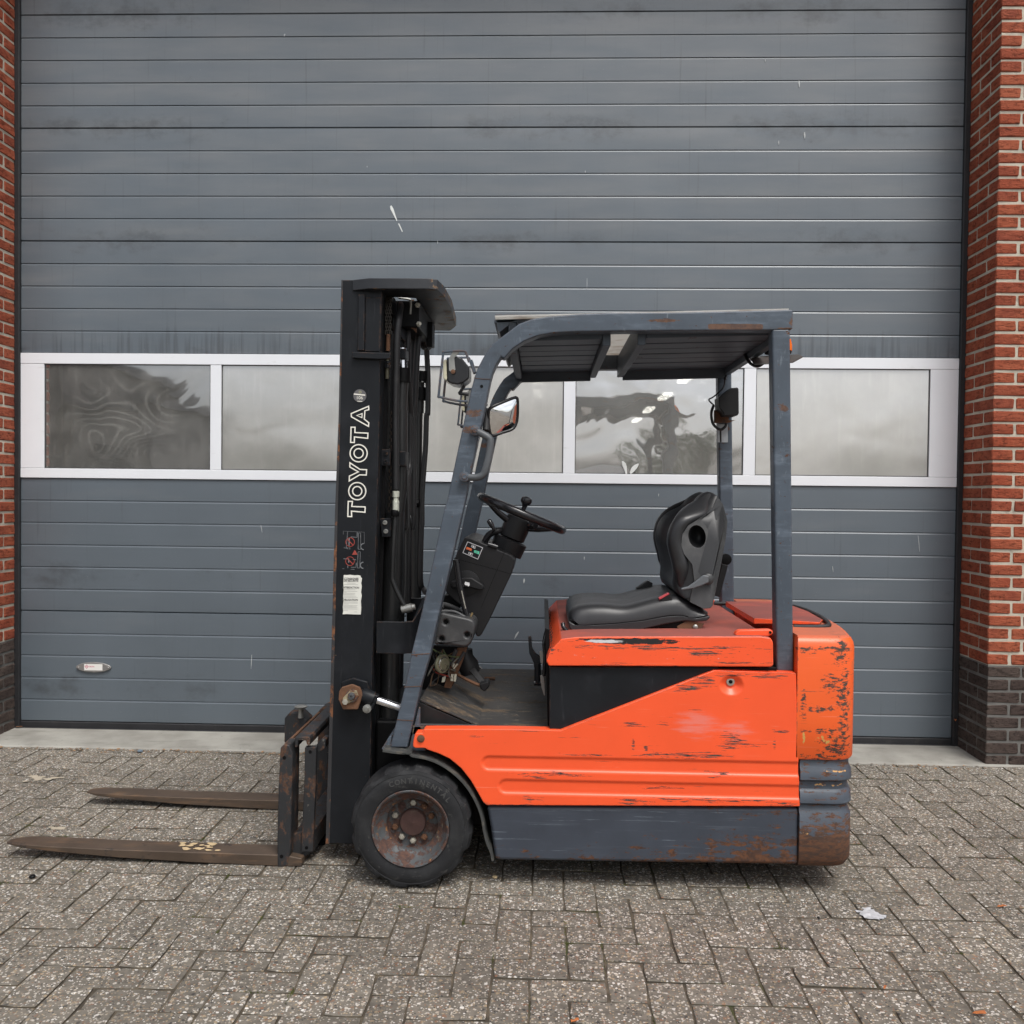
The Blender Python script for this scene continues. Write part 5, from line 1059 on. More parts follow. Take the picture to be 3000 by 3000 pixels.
# carriage bars run across the truck; plates stand between them
up = [(-0.8720, 0.4557), (-0.8660, 0.4583), (-0.8217, 0.4591), (-0.8163, 0.4504), (-0.8190, 0.4274), (-0.8286, 0.4325), (-0.8322, 0.4466), (-0.8588, 0.4460), (-0.8622, 0.4212), (-0.8711, 0.4211)]
cb = prism('carriage_bar', up, 3.255, 3.985, MCARR, F, .003)
lo = [(-0.8827, 0.1016), (-0.8531, 0.1130), (-0.8049, 0.1141), (-0.8044, 0.0428), (-0.8524, 0.0130), (-0.8847, 0.0266)]
prism('carriage_bar', lo, 3.275, 3.985, MCARR, F, .004)
sp_ = [(-0.8376, 0.4202), (-0.7961, 0.4228), (-0.7978, 0.3092), (-0.8060, 0.0458), (-0.8480, 0.0431), (-0.8442, 0.1660), (-0.8383, 0.3084)]
for y in (3.262, 3.945):
    c_ = prism('carriage_plate', sp_, y, y + .028, MCARR, F, .003)
    if y < 3.5:
        for q in ((-0.8173, 3.2620, 0.4046), (-0.8282, 3.2620, 0.0603)): lathe('plate_hole', [(.0062, 0), (.0062, .001), (0, .001)], (q[0], 3.262, q[2]), (0, -1, 0), MDARK2, c_, 12)
prism('carriage_clamp', [(-0.8054, 0.4194), (-0.7858, 0.4413), (-0.7714, 0.4380), (-0.7712, 0.4093), (-0.7855, 0.3982), (-0.8034, 0.3871)], 3.30, 3.36, MCARR, F, .003)
prism('carriage_back', [(-0.8346, 0.3712), (-0.7993, 0.3868), (-0.7840, 0.3351), (-0.7894, 0.0370), (-0.8263, -0.0198), (-0.8413, -0.0165)], 3.62, 3.70, MDARK2, F, .003)
prism('carriage_foot', [(-0.8865, -0.0098), (-0.8143, 0.0216), (-0.8067, -0.0079), (-0.8584, -0.0537), (-0.8806, -0.0579)], 3.45, 3.80, MDARK2, F, .004)
bar('carriage_rod', (-0.9169, 3.3000, 0.4171), (-0.9187, 4.0000, 0.4088), .010, .012, MRUST, F, (0, 0, 1))

# ---- lettering and stickers on the mast
def outline(name, pts, w=.0042, y=3.2788):
    v, f = ringdata(ccw(pts), offset(pts, w), y - .0006, y + .0008); return (v, f)
tl_ = []
tl_.append(outline('', [(-0.6934, 1.3011), (-0.6739, 1.3013), (-0.6761, 1.2833), (-0.6283, 1.2821), (-0.6290, 1.2590), (-0.6774, 1.2623), (-0.6762, 1.2431), (-0.6945, 1.2433)]))
for (cx_, cy_) in ((492, 1357), (515, 726)):
    pass
OC = [(-0.6593, 1.3359), (-0.6554, 1.4706)]
for c in OC:
    tl_.append(ringdata(disc(c, .0327, 36), disc(c, .0285, 36), 3.2782, 3.2796)); tl_.append(ringdata(disc(c, .0186, 30), disc(c, .0144, 30), 3.2782, 3.2796))
tl_.append(outline('', [(-0.6880, 1.4400), (-0.6496, 1.4154), (-0.6242, 1.4146), (-0.6253, 1.3915), (-0.6505, 1.3919), (-0.6905, 1.3680), (-0.6898, 1.3905), (-0.6602, 1.4046), (-0.6887, 1.4204)]))
tl_.append(outline('', [(-0.6851, 1.5649), (-0.6668, 1.5650), (-0.6673, 1.5460), (-0.6205, 1.5443), (-0.6212, 1.5217), (-0.6687, 1.5262), (-0.6692, 1.5066), (-0.6864, 1.5068)]))
tl_.append(outline('', [(-0.6845, 1.5985), (-0.6851, 1.6125), (-0.6192, 1.6406), (-0.6180, 1.6241), (-0.6321, 1.6200), (-0.6340, 1.5929), (-0.6177, 1.5800), (-0.6191, 1.5629)]))
tl_.append(outline('', [(-0.6659, 1.6046), (-0.6422, 1.6139), (-0.6431, 1.5948)], .0032))
mk('brand_lettering', *join(tl_), MPRINT, F)
dcn = [(-0.6524, 1.6743)][0]
dk = mk('number_disc', *prismdata(disc(dcn, .0232, 32), 3.2776, 3.2796), layered('grey_disc', (.115, .112, .115), .5, var=.1), F)
text('lettering', '106', .0165, (dcn[0] - .001, 3.2772, dcn[1] - .0075), MPRINT, dk, extrude=.0003)
prism('disc_stripe', [(dcn[0] - .021, dcn[1] + .004), (dcn[0] + .019, dcn[1] + .0005), (dcn[0] + .019, dcn[1] + .0045), (dcn[0] - .021, dcn[1] + .008)], 3.2770, 3.2775, MPRINT, dk, 0)
prism('disc_stripe', [(dcn[0] - .009, dcn[1] - .020), (dcn[0] + .009, dcn[1] - .021), (dcn[0] + .009, dcn[1] - .019), (dcn[0] - .009, dcn[1] - .018)], 3.2770, 3.2775, MPRINT, dk, 0)
v, f = ringdata(disc((dcn[0] + .001, dcn[1] + .013), .0055, 14), disc((dcn[0] + .001, dcn[1] + .013), .002, 14), 3.2770, 3.2775); mk('disc_emblem', v, f, layered('khaki_print', (.25, .25, .17), .6), dk)
# warning pictograms
rp = []
for q in [(-0.6835, 1.1541), (-0.6835, 1.0861)]:
    rp.append(ringdata(disc(q, .0165, 30), disc(q, .0145, 30), 3.2782, 3.2796)); rp.append(prismdata([(q[0] - .011, q[1] + .009), (q[0] - .009, q[1] + .011), (q[0] + .011, q[1] - .009), (q[0] + .009, q[1] - .011)], 3.2781, 3.2796))
rp.append(outline('', [(-0.6763, 1.1092), (-0.6665, 1.1266), (-0.6566, 1.1095)], .0052)); pic = mk('warning_sign', *join(rp), MREDP, F)
gp = []
for a, c, w in (((278, 255), (262, 490), 7), ((320, 330), (408, 335), 8), ((408, 335), (408, 265), 8), ((425, 275), (425, 495), 6), ((455, 275), (460, 495), 6), ((425, 275), (455, 275), 6), ((428, 495), (458, 495), 6), ((228, 630), (305, 630), 9), ((355, 635), (400, 640), 9), ((405, 680), (400, 740), 8), ((330, 742), (400, 742), 8), ((425, 530), (420, 750), 6), ((455, 530), (452, 750), 6), ((425, 530), (455, 530), 6), ((420, 750), (452, 750), 6), ((228, 480), (290, 490), 6), ((215, 765), (240, 765), 7), ((330, 770), (380, 770), 6), ((300, 350), (300, 450), 14), ((285, 470), (285, 500), 8), ((310, 470), (312, 500), 8), ((300, 640), (300, 680), 14), ((290, 720), (288, 755), 8), ((218, 255), (218, 300), 4), ((218, 255), (505, 262), 3), ((505, 262), (508, 420), 3)):
    k = 3.279 / 2715.4 / 4.6; b0 = (-0.7647, 3.2790, 1.2603)
    g3 = lambda p: (b0[0] + p[0] * k + p[1] * k * -.0109, 3.2788, b0[2] - p[1] * k - p[0] * k * .0109)
    gp.append(bardata(g3(a), g3(c), w * k, .0012, (0, 1, 0)))
for yy in (458, 712):
    arc = [(500 - 42 * math.sin(t), yy - 42 * math.cos(t)) for t in [math.pi * i / 8 for i in range(9)]]
    for a, c in zip(arc, arc[1:]): gp.append(bardata(g3(a), g3(c), 14 * k, .0012, (0, 1, 0)))
mk('pictogram', *join(gp), MGREYP, pic)
pp = [(-0.7053, 1.0365), (-0.6938, 1.0362), (-0.6832, 1.0374), (-0.6672, 1.0360), (-0.6539, 1.0367), (-0.6459, 1.0347), (-0.6440, 1.0289), (-0.6400, 1.0263), (-0.6410, 1.0170), (-0.6425, 1.0077), (-0.6403, 0.9972), (-0.6428, 0.9759), (-0.6405, 0.9627), (-0.6431, 0.9441), (-0.6418, 0.9202), (-0.6432, 0.8963), (-0.6741, 0.8964), (-0.6928, 0.8972), (-0.7080, 0.8959), (-0.7062, 0.9086), (-0.7076, 0.9219), (-0.7054, 0.9485), (-0.7071, 0.9591), (-0.7051, 0.9830), (-0.7064, 1.0068)]
pa = prism('safety_notice', pp, 3.2776, 3.2797, MPAPER, F, 0)
nb = (-0.7643, 3.2775, 1.2604)
def nt_(px, py): return (nb[0] + px * k - py * k * .0109, 3.2773, nb[2] - py * k - px * k * .0109)
for s_, px, py, sz in (('CONSIGNES', 338, 900, 34), ('DE SECURITE', 336, 928, 32), ('INTERDICTION', 335, 1020, 31), ('OBLIGATION', 330, 1187, 33)):
    text('notice_text', s_, sz * k * 1.15, nt_(px, py), MINK, pa, extrude=.0002, sx=.92, bold=.0004)
ln = []
for (x0, x1, y) in ((280, 400, 957), (240, 430, 977), (238, 400, 1047), (238, 425, 1068), (238, 280, 1082), (236, 395, 1098), (236, 390, 1115), (236, 410, 1135), (236, 430, 1153), (236, 432, 1213), (236, 432, 1228), (236, 310, 1243), (236, 432, 1262), (236, 420, 1278), (236, 432, 1292), (232, 430, 1310), (240, 300, 1328), (388, 428, 1348)):
    ln.append(bardata(nt_(x0, y), nt_(x1, y), 5 * k, .0003, (0, 1, 0)))
mk('notice_lines', *join(ln), layered('pale_ink', (.42, .42, .39), .7, bump=0), pa)

# ------------------------------------------------------------------ forklift: console, steering, pedals, floor
con = [(-0.2836, 1.1716), (-0.2651, 1.1713), (-0.2077, 1.1476), (-0.1123, 1.1081), (-0.0991, 1.0925), (-0.1089, 1.0422), (-0.1859, 0.8765)] + [(-0.2166, 0.8165), (-0.2270, 0.8069), (-0.2369, 0.8097), (-0.2485, 0.8510), (-0.2958, 0.9204), (-0.3459, 0.9634)] + [(-0.3525, 0.9789), (-0.3510, 0.9939), (-0.3193, 1.0937)]
co = prism('console', con, 3.38, 3.78, MBLK, F, .016, 4)
for q in ([(-0.1382, 1.1178), (-0.1366, 1.1170), (-0.2200, 0.9119), (-0.2216, 0.9127)], [(-0.3351, 1.0989), (-0.2096, 1.0671), (-0.1094, 1.0397), (-0.1097, 1.0381), (-0.2102, 1.0652), (-0.3354, 1.0970)]):
    prism('panel_seam', q, 3.3795, 3.3806, MDARK2, co, 0)
kn = prism('control_panel', [(-0.2716, 1.1557), (-0.2156, 1.1346), (-0.2330, 1.0915), (-0.2898, 1.1146)], 3.3785, 3.3815, MMAST, co, .001)
v, f = ringdata(ccw([(-0.2723, 1.1565), (-0.2151, 1.1349), (-0.2334, 1.0908), (-0.2905, 1.1146)]), offset([(-0.2723, 1.1565), (-0.2151, 1.1349), (-0.2334, 1.0908), (-0.2905, 1.1146)], .0022), 3.3776, 3.3784); mk('panel_border', v, f, layered('light_print', (.55, .55, .57), .5, bump=0), kn)
def key(pts, mat, y=3.3778): prism('panel_key', pts, y, 3.3784, mat, kn, 0)
key([(-0.2751, 1.1374), (-0.2561, 1.1299), (-0.2578, 1.1217), (-0.2772, 1.1282)], layered('orange_key', (.85, .16, .035), .5, bump=0)); key([(-0.2467, 1.1256), (-0.2280, 1.1199), (-0.2301, 1.1095), (-0.2488, 1.1167)], layered('green_key', (.10, .55, .36), .5, bump=0))
MWP = layered('white_key', (.75, .75, .75), .5, bump=0)
for q in ([(-0.2565, 1.1448), (-0.2416, 1.1383), (-0.2445, 1.1301), (-0.2587, 1.1366)], [(-0.2674, 1.1186), (-0.2517, 1.1129), (-0.2546, 1.1047), (-0.2703, 1.1112)]):
    v, f = ringdata(ccw(q), offset(q, .0011), 3.3777, 3.3784); mk('panel_key', v, f, MWP, kn)
key([(-0.2550, 1.1366), (-0.2505, 1.1412), (-0.2453, 1.1338)], MWP); key([(-0.2652, 1.1150), (-0.2562, 1.1121), (-0.2614, 1.1079)], MWP)
key([(-0.2742, 1.1305), (-0.2600, 1.1270), (-0.2604, 1.1255), (-0.2744, 1.1290)], MINK, 3.3770); key([(-0.2406, 1.1205), (-0.2391, 1.1203), (-0.2395, 1.1154), (-0.2410, 1.1158)], MINK, 3.3770); key([(-0.2369, 1.1198), (-0.2354, 1.1194), (-0.2358, 1.1147), (-0.2373, 1.1151)], MINK, 3.3770)
# tilt-column knob
kb = [(-0.2729, 1.0045)][0]
lathe('knob_base', [(.046, 0), (.046, .004), (.040, .006), (0, .006)], (kb[0], 3.3795, kb[1]), (0, -1, 0), MBLK, co, 30)
prism('column_lever', [(-0.3269, 1.0125), (-0.3053, 1.0182), (-0.2783, 1.0267), (-0.2539, 1.0257), (-0.2294, 1.0111), (-0.2117, 1.0006), (-0.2076, 0.9898), (-0.2142, 0.9802), (-0.2291, 0.9814), (-0.2590, 0.9891), (-0.2915, 0.9913), (-0.3225, 0.9855), (-0.3294, 0.9962)], 3.358, 3.3735, MBLK, co, .006, 3)
prism('lever_mark', [(-0.2780, 1.0111), (-0.2624, 1.0076), (-0.2611, 0.9980), (-0.2667, 0.9935), (-0.2697, 0.9979), (-0.2756, 0.9978), (-0.2801, 1.0022)], 3.3570, 3.3579, MWP, co, 0)
lathe('lever_boss', [(.0115, 0), (.0115, .002), (0, .002)], (-0.3220, 3.3725, 0.9951), (0, -1, 0), MDARK2, co, 16)
# hydraulic lever rod in front of the console
rod = tube('control_rod', [(-0.3081, 3.3100, 1.0947), (-0.2938, 3.3100, 1.0017), (-0.2785, 3.3100, 0.9352), (-0.2674, 3.3100, 0.8953)], [.0125, .0125, .0115, .010], MGLOSS, F, 12)
tube('wear_strip', [(-0.2861, 3.3000, 0.9841), (-0.2709, 3.3000, 0.9205)], .0022, MZINC, rod, 5)
# steering wheel
cs = Vector((-0.0789, 3.5300, 1.2582)); e1 = Vector((0.0893, 3.5300, 1.1932)) - Vector((-0.2467, 3.5300, 1.3270)); RW = e1.length / 2 - .015; e1.normalize()
ax = Vector((-e1.z, 0, e1.x)).normalized(); e1 = Vector((e1.x, 0, e1.z)); ax = Vector((ax.x, .020, ax.z)).normalized(); e2 = ax.cross(e1).normalized(); e1 = e2.cross(ax)
rimp, rr_ = [], []
for i in range(64):
    a = 2 * math.pi * i / 64; rimp.append(cs + RW * (math.cos(a) * e1 + math.sin(a) * e2)); rr_.append(.0160 + (.0010 if i % 2 else 0))
sw = tube('steering_wheel', rimp, rr_, MGLOSS, F, 12, True)
hubc = cs - ax * .055
for a in (math.radians(90), math.radians(205), math.radians(-25)):
    tube('spoke', [cs + (RW - .004) * (math.cos(a) * e1 + math.sin(a) * e2), cs + RW * .55 * (math.cos(a) * e1 + math.sin(a) * e2) - ax * .030, hubc], [.010, .012, .016], MGLOSS, sw, 8)
lathe('wheel_hub', [(.030, .028), (.047, .020), (.052, -.02), (.050, -.060), (.043, -.065)], cs - ax * .040, ax, MBLK, sw, 28)
lathe('column_cover', [(.058, 0), (.066, -.005), (.062, -.056), (.030, -.060)], cs - ax * .107, ax, MBLK, F, 24)
tube('steering_shaft', [cs - ax * .15, cs - ax * .235], .026, layered('copper_shaft', (.19, .095, .045), .5, .4, var=.4, vs=30.), F, 16)
kc = Vector((-0.0699, 3.4000, 1.2741))
lathe('spinner_knob', [(.008, -.004), (.0085, .010), (.011, .018), (.0195, .028), (.0215, .036), (.019, .045), (.010, .050), (0, .051)], kc, Vector((.32, 0, 1)), MGLOSS, sw, 20)
tube('direction_lever', smoothpath([(-0.2180, 3.5000, 1.1443), (-0.2014, 3.5000, 1.1754), (-0.1679, 3.5000, 1.1913), (-0.1467, 3.5300, 1.1932)], 6), [.013] * 19, MBLK, F, 10)
dl = tube('lever_stalk', smoothpath([(-0.2137, 3.4300, 1.1536), (-0.1854, 3.4100, 1.1878), (-0.1768, 3.4000, 1.2020), (-0.1851, 3.4000, 1.2155)], 5), .0042, MGLOSS, F, 8)
tube('lever_grip', [(-0.1781, 3.4000, 1.2020), (-0.1865, 3.4000, 1.2183), (-0.1962, 3.4000, 1.2331), (-0.1990, 3.4000, 1.2358)], [.006, .010, .0095, .005], MGLOSS, dl, 10)
tube('switch_stalk', [(-0.1969, 3.3800, 1.1469), (-0.1778, 3.3800, 1.1417), (-0.1628, 3.3800, 1.1365)], [.0085, .010, .009], MGLOSS, F, 10)
tube('horn_button', [(-0.0456, 3.4700, 1.2148), (-0.0329, 3.4500, 1.2157), (-0.0246, 3.4400, 1.2147)], [.016, .017, .012], MGLOSS, F, 12)
# lever box with three recessed screws
bx = [(-0.3550, 0.9127), (-0.3066, 0.9022), (-0.2560, 0.8918), (-0.2391, 0.8850), (-0.2316, 0.8697), (-0.2326, 0.8528), (-0.2384, 0.8246), (-0.2480, 0.8020), (-0.2578, 0.7934), (-0.2690, 0.7899), (-0.3225, 0.7966), (-0.3816, 0.7984), (-0.3708, 0.8563)]
lb = prism('lever_box', bx, 3.25, 3.40, MSHELL, F, .012, 3)
holes = [lathe('cutter', [(.0088, -.01), (.0088, .02)], (x, 3.25, z), (0, 1, 0), None, None, 18) for x, z in [(-0.3364, 0.8773), (-0.2607, 0.8333), (-0.3505, 0.8178)]]
for hh in holes: cut(lb, [hh])
for q in ((-0.3382, 3.2670, 0.8749), (-0.2621, 3.2670, 0.8307), (-0.3523, 3.2670, 0.8151)): lathe('recess_screw', [(.0085, 0), (.0085, .002), (0, .002)], q, (0, -1, 0), MDARK2, lb, 12)
mk('box_rim', *join([tubedata(smoothpath([(-0.3551, 3.2800, 0.9231), (-0.3498, 3.3100, 0.9338), (-0.3038, 3.3400, 0.9135), (-0.2660, 3.3400, 0.8910), (-0.2413, 3.2800, 0.8809)], 4), .008, 8), tubedata(smoothpath([(-0.3553, 3.2700, 0.9130), (-0.3105, 3.2900, 0.9097), (-0.2705, 3.2900, 0.8904)], 4), .006, 8)]), MSHELL, lb, 50)
prism('box_inside', [(-0.3609, 0.9189), (-0.2997, 0.9053), (-0.2646, 0.8797), (-0.3636, 0.8985)], 3.36, 3.40, MDARK2, lb, 0)
tube('brass_pin', [(-0.2527, 3.3100, 0.8880), (-0.2466, 3.3100, 0.9044)], .004, layered('brass', (.55, .40, .20), .35, .8), F, 8)
prism('console_skirt', [(-0.3639, 0.9507), (-0.3253, 0.9543), (-0.3012, 0.9190), (-0.3069, 0.8951), (-0.3725, 0.9120)], 3.44, 3.72, MDARK2, F, .003)
# open loom under the box: horn, bracket, wires
prism('dark_backing', [(-0.4473, 0.7521), (-0.2776, 0.7488), (-0.3040, 0.6696), (-0.3336, 0.5993), (-0.4488, 0.5821)], 3.50, 3.53, MDARK2, F, 0)  # black plate added behind the loom, standing in for the dashboard's inner shade
rb = prism('column_bracket', [(-0.3078, 0.7620), (-0.2702, 0.7655), (-0.2925, 0.7004), (-0.3299, 0.6108), (-0.3564, 0.6138), (-0.3451, 0.6583)], 3.40, 3.408, MRUST, F, .002)
MHORN = layered('horn_shell', (.34, .33, .22), .4, .5, var=.3, vs=25., layers=[dict(s=30., lo=.55, hi=.65, c=(.10, .09, .06))])
hn = (-0.3553, 3.3400, 0.7133)
hr = lathe('horn', [(.020, -.020), (.033, -.008), (.0345, .0), (.033, .004), (.027, .005), (.0265, .0), (.024, .001), (.022, .010), (.008, .013), (0, .013)], hn, (.80, -.60, 0), MHORN, F, 32)
lathe('horn_face', [(.026, .002), (.024, .0075), (.0, .0135)], hn, (.80, -.60, 0), layered('horn_silver', (.62, .60, .56), .22, .8, var=.3, vs=60.), hr, 28)
wires = random.Random(8); wm = [MHOSE, layered('green_wire', (.10, .13, .05), .6), layered('brown_wire', (.13, .075, .04), .6), layered('grey_wire', (.20, .19, .16), .6), layered('red_wire', (.45, .05, .03), .5)]
WP = [(-0.3996, 3.3800, 0.7609), (-0.3818, 3.3800, 0.7407), (-0.3990, 3.3800, 0.6964), (-0.4133, 3.3800, 0.6610), (-0.4042, 3.3800, 0.6230), (-0.3618, 3.4100, 0.7535), (-0.3204, 3.4100, 0.7453), (-0.2966, 3.4100, 0.7310), (-0.3286, 3.3800, 0.6859), (-0.3166, 3.3800, 0.6539)]
for k in range(16):
    a, c = Vector(WP[wires.randrange(10)]), Vector(WP[wires.randrange(10)])
    if (a - c).length < .02: continue
    m1 = a.lerp(c, .35) + Vector((wires.uniform(-.02, .02), wires.uniform(-.03, .02), wires.uniform(-.03, .01))); m2 = a.lerp(c, .7) + Vector((wires.uniform(-.02, .02), wires.uniform(-.03, .02), wires.uniform(-.03, .01)))
    tube('wire', smoothpath([a, m1, m2, c], 5), wires.uniform(.0016, .0032), wm[k % 5 if k % 5 != 4 or k < 6 else 2], F, 5)
MCONN = layered('connector_plastic', (.52, .50, .40), .5)
for q in ([(-0.3275, 0.6689), (-0.3187, 0.6690), (-0.3200, 0.6442), (-0.3296, 0.6454)], [(-0.3158, 0.6691), (-0.3065, 0.6692), (-0.3097, 0.6429), (-0.3179, 0.6436)], [(-0.3197, 0.7084), (-0.3118, 0.7071), (-0.3204, 0.6938), (-0.3234, 0.6967)], [(-0.3075, 0.7086), (-0.3016, 0.7064), (-0.3160, 0.6880), (-0.3204, 0.6903)], [(-0.3595, 0.6566), (-0.3464, 0.6627), (-0.3506, 0.6407), (-0.3622, 0.6390)]):
    prism('wire_connector', q, 3.37, 3.382, MCONN, F, .001)
tube('pedal_tube', [(-0.3107, 3.4000, 0.7560), (-0.3337, 3.4000, 0.6997)], .0075, MSHELL, F, 8); tube('pedal_tube', [(-0.2812, 3.4000, 0.7477), (-0.3102, 3.4000, 0.7001)], .006, MSHELL, F, 8)
# brake column boot and pedal
pb = tube('pedal_boot', [(-0.2896, 3.5000, 0.7425), (-0.2893, 3.5000, 0.7123), (-0.2754, 3.5000, 0.6822), (-0.2645, 3.5000, 0.6491)], [.030, .033, .040, .036], MBLK, F, 18)
tube('pedal_arm', [(-0.2563, 3.4700, 0.6670), (-0.2307, 3.4500, 0.6414), (-0.2030, 3.4400, 0.6112)], [.015, .014, .013], MBLK, F, 4)
prism('pedal_pad', [(-0.2263, 0.6307), (-0.1938, 0.6401), (-0.1862, 0.6225), (-0.2052, 0.5998), (-0.2216, 0.6099)], 3.40, 3.47, MBLK, F, .006)
tube('pedal_link', smoothpath([(-0.3195, 3.4400, 0.6613), (-0.2797, 3.4300, 0.6416), (-0.2344, 3.4200, 0.6237), (-0.2136, 3.4200, 0.6181)], 4), .006, MRUST, F, 6)
tube('pedal_link', smoothpath([(-0.2740, 3.5200, 0.6846), (-0.2481, 3.5200, 0.6790), (-0.2251, 3.5200, 0.6641)], 4), .005, MSHELL, F, 6)
tube('throttle_lever', [(-0.2372, 3.9000, 0.5498), (-0.1917, 3.9000, 0.5496)], .008, MRUST, F, 8)
# floor and toe board
zf = .548
tb0, tb1 = [(-0.4165, 0.6181)][0], [(-0.2150, 0.5327)][0]
mk('toe_board', *prismdata([tb0, tb1, (tb1[0], tb1[1] - .008), (tb0[0], tb0[1] - .008)], 3.19, 3.98), MFLOOR, F, None, .002)
prism('toe_side_plate', [(tb0[0] - .01, tb0[1] - .01), (tb1[0] - .005, tb1[1] - .010), (tb1[0] - .005, zf - .02), (tb0[0] - .01, zf - .02)], 3.192, 3.20, MBLK, F, .001)
zfl = [(-0.0922, 0.5321)][0][1]
box('floor_plate', tb0[0] - .02, [(0.0290, 0.5345)][0][0], 3.151, 4.214, zfl - .03, zfl, MFLOOR, F, .002)
bar('sill_edge', (tb0[0], 3.158, zfl + .0035), (tb1[0], 3.158, zfl + .0035), .008, .012, MSHELL, F)
# latch gear at the front of the battery box
prism('latch_lever', [(-0.0480, 0.7966), (-0.0421, 0.8026), (-0.0361, 0.7983), (-0.0327, 0.7581), (-0.0176, 0.7346), (-0.0026, 0.7259), (-0.0023, 0.6961), (-0.0244, 0.6808), (-0.0261, 0.7017), (-0.0428, 0.7371)], 3.45, 3.475, MMAST, F, .004)
tube('latch_post', [(-0.0113, 3.4600, 0.7001), (-0.0104, 3.4600, 0.6254)], .013, MMAST, F, 10); tube('latch_foot', [(-0.0238, 3.4600, 0.6251), (0.0044, 3.4600, 0.6256)], .011, MGLOSS, F, 8)
prism('latch_plate', [(-0.0018, 0.6642), (0.0070, 0.6673), (0.0129, 0.6557), (0.0180, 0.5941), (0.0137, 0.5896), (0.0031, 0.6232)], 3.40, 3.408, MSTEEL, F, .001); prism('latch_plate', [(-0.0057, 0.7522), (0.0030, 0.7583), (0.0120, 0.7379), (0.0124, 0.7056), (0.0006, 0.7113)], 3.40, 3.408, MSTEEL, F, .001)
tube('release_cable', smoothpath([(0.0198, 3.4200, 0.8259), (0.0114, 3.4000, 0.7877), (0.0149, 3.4000, 0.7379), (0.0128, 3.4000, 0.6645)], 5), .007, MGLOSS, F, 8)
prism('battery_front', [(0.0129, 0.8696), (0.0295, 0.8643), (0.0376, 0.5190), (0.0266, 0.5215)], 3.20, 4.1, MDARK2, F, .002)

# ------------------------------------------------------------------ forklift: seat
def curve(pts, n):
    p = smoothpath([(x, 0, z) for x, z in pts], 8); L_ = [0]
    for a, c in zip(p, p[1:]): L_.append(L_[-1] + (c - a).length)
    out = []
    for i in range(n):
        t = L_[-1] * i / (n - 1); j = next((q for q in range(1, len(L_)) if L_[q] >= t - 1e-9), len(L_) - 1)
        u = (t - L_[j - 1]) / max(L_[j] - L_[j - 1], 1e-9); out.append(p[j - 1].lerp(p[j], u))
    return out
SY = 3.50
top = curve([(0.0984, 0.8880), (0.1013, 0.9157), (0.1159, 0.9292), (0.1476, 0.9387), (0.1898, 0.9425), (0.2321, 0.9431), (0.2954, 0.9388), (0.3585, 0.9546), (0.4109, 0.9691), (0.4528, 0.9782), (0.4896, 0.9771), (0.5320, 0.9540), (0.5743, 0.9308), (0.5923, 0.9189)], 26)
bot = curve([(0.0985, 0.8859), (0.1113, 0.8744), (0.1378, 0.8737), (0.1959, 0.8773), (0.2540, 0.8808), (0.3593, 0.8941), (0.4328, 0.9091), (0.4905, 0.9136), (0.5432, 0.9039), (0.5924, 0.9126)], 26)
def seat_ring(s):
    e = abs(s); dip = .018 * (1 - min(1, (e / .62) ** 2)) if e < .62 else 0
    edge = max(0, (e - .80) / .20); y = SY + s * .230
    ring = []
    for i, p in enumerate(top):
        u = i / 25; z = p.z - dip * math.sin(math.pi * min(1, u * 1.05)) * (.4 + .6 * u); mid = bot[i].z
        z = mid + (z - mid) * math.sqrt(max(0, 1 - edge ** 2.2)); x = p.x + (.02 * edge ** 2 if u < .2 else 0) - (.015 * edge ** 2 if u > .85 else 0)
        if e < .5: z += .012 * math.sin(math.pi * u)
        ring.append((x, y, z))
    for i, p in reversed(list(enumerate(bot))):
        ring.append((p.x + (.02 * edge ** 2 if i < 4 else 0) - (.015 * edge ** 2 if i > 21 else 0), y, p.z - .0005))
    return ring
ST_ = [-1, -.985, -.95, -.9, -.82, -.7, -.55, -.4, -.2, 0, .2, .4, .55, .7, .82, .9, .95, .985, 1]
seat = loft('seat_cushion', [seat_ring(s) for s in ST_], MSEAT, F, 60)
base = [(0.0963, 0.8858), (0.1166, 0.8734), (0.1960, 0.8746), (0.2540, 0.8792), (0.3593, 0.8920), (0.4328, 0.9069), (0.4906, 0.9121), (0.5432, 0.9023), (0.5924, 0.9115), (0.5936, 0.9020), (0.5801, 0.8923), (0.5434, 0.8896), (0.5066, 0.8917), (0.4332, 0.8783), (0.3598, 0.8602), (0.2756, 0.8429), (0.2229, 0.8379), (0.1700, 0.8370), (0.1197, 0.8415), (0.0987, 0.8625)]
prism('seat_pan', base, 3.272, 3.728, layered('seat_pan_plastic', (.026, .027, .029), .35, var=.2, vs=8.), seat, .007, 3)
fr_ = curve([(0.6309, 1.3340), (0.6161, 1.3470), (0.6004, 1.3484), (0.5786, 1.3387), (0.5579, 1.3227), (0.5384, 1.2945), (0.5010, 1.2730), (0.4726, 1.2479), (0.4536, 1.2144), (0.4459, 1.1695), (0.4533, 1.1300), (0.4627, 1.0957), (0.4686, 1.0535), (0.4670, 1.0165), (0.4790, 0.9849), (0.5054, 0.9721)], 30)
bk_ = curve([(0.6309, 1.3340), (0.6427, 1.3168), (0.6472, 1.2931), (0.6461, 1.2352), (0.6416, 1.1825), (0.6292, 1.1085), (0.6146, 1.0344), (0.5976, 0.9497), (0.5637, 0.9386), (0.5319, 0.9566), (0.5054, 0.9721)], 30)
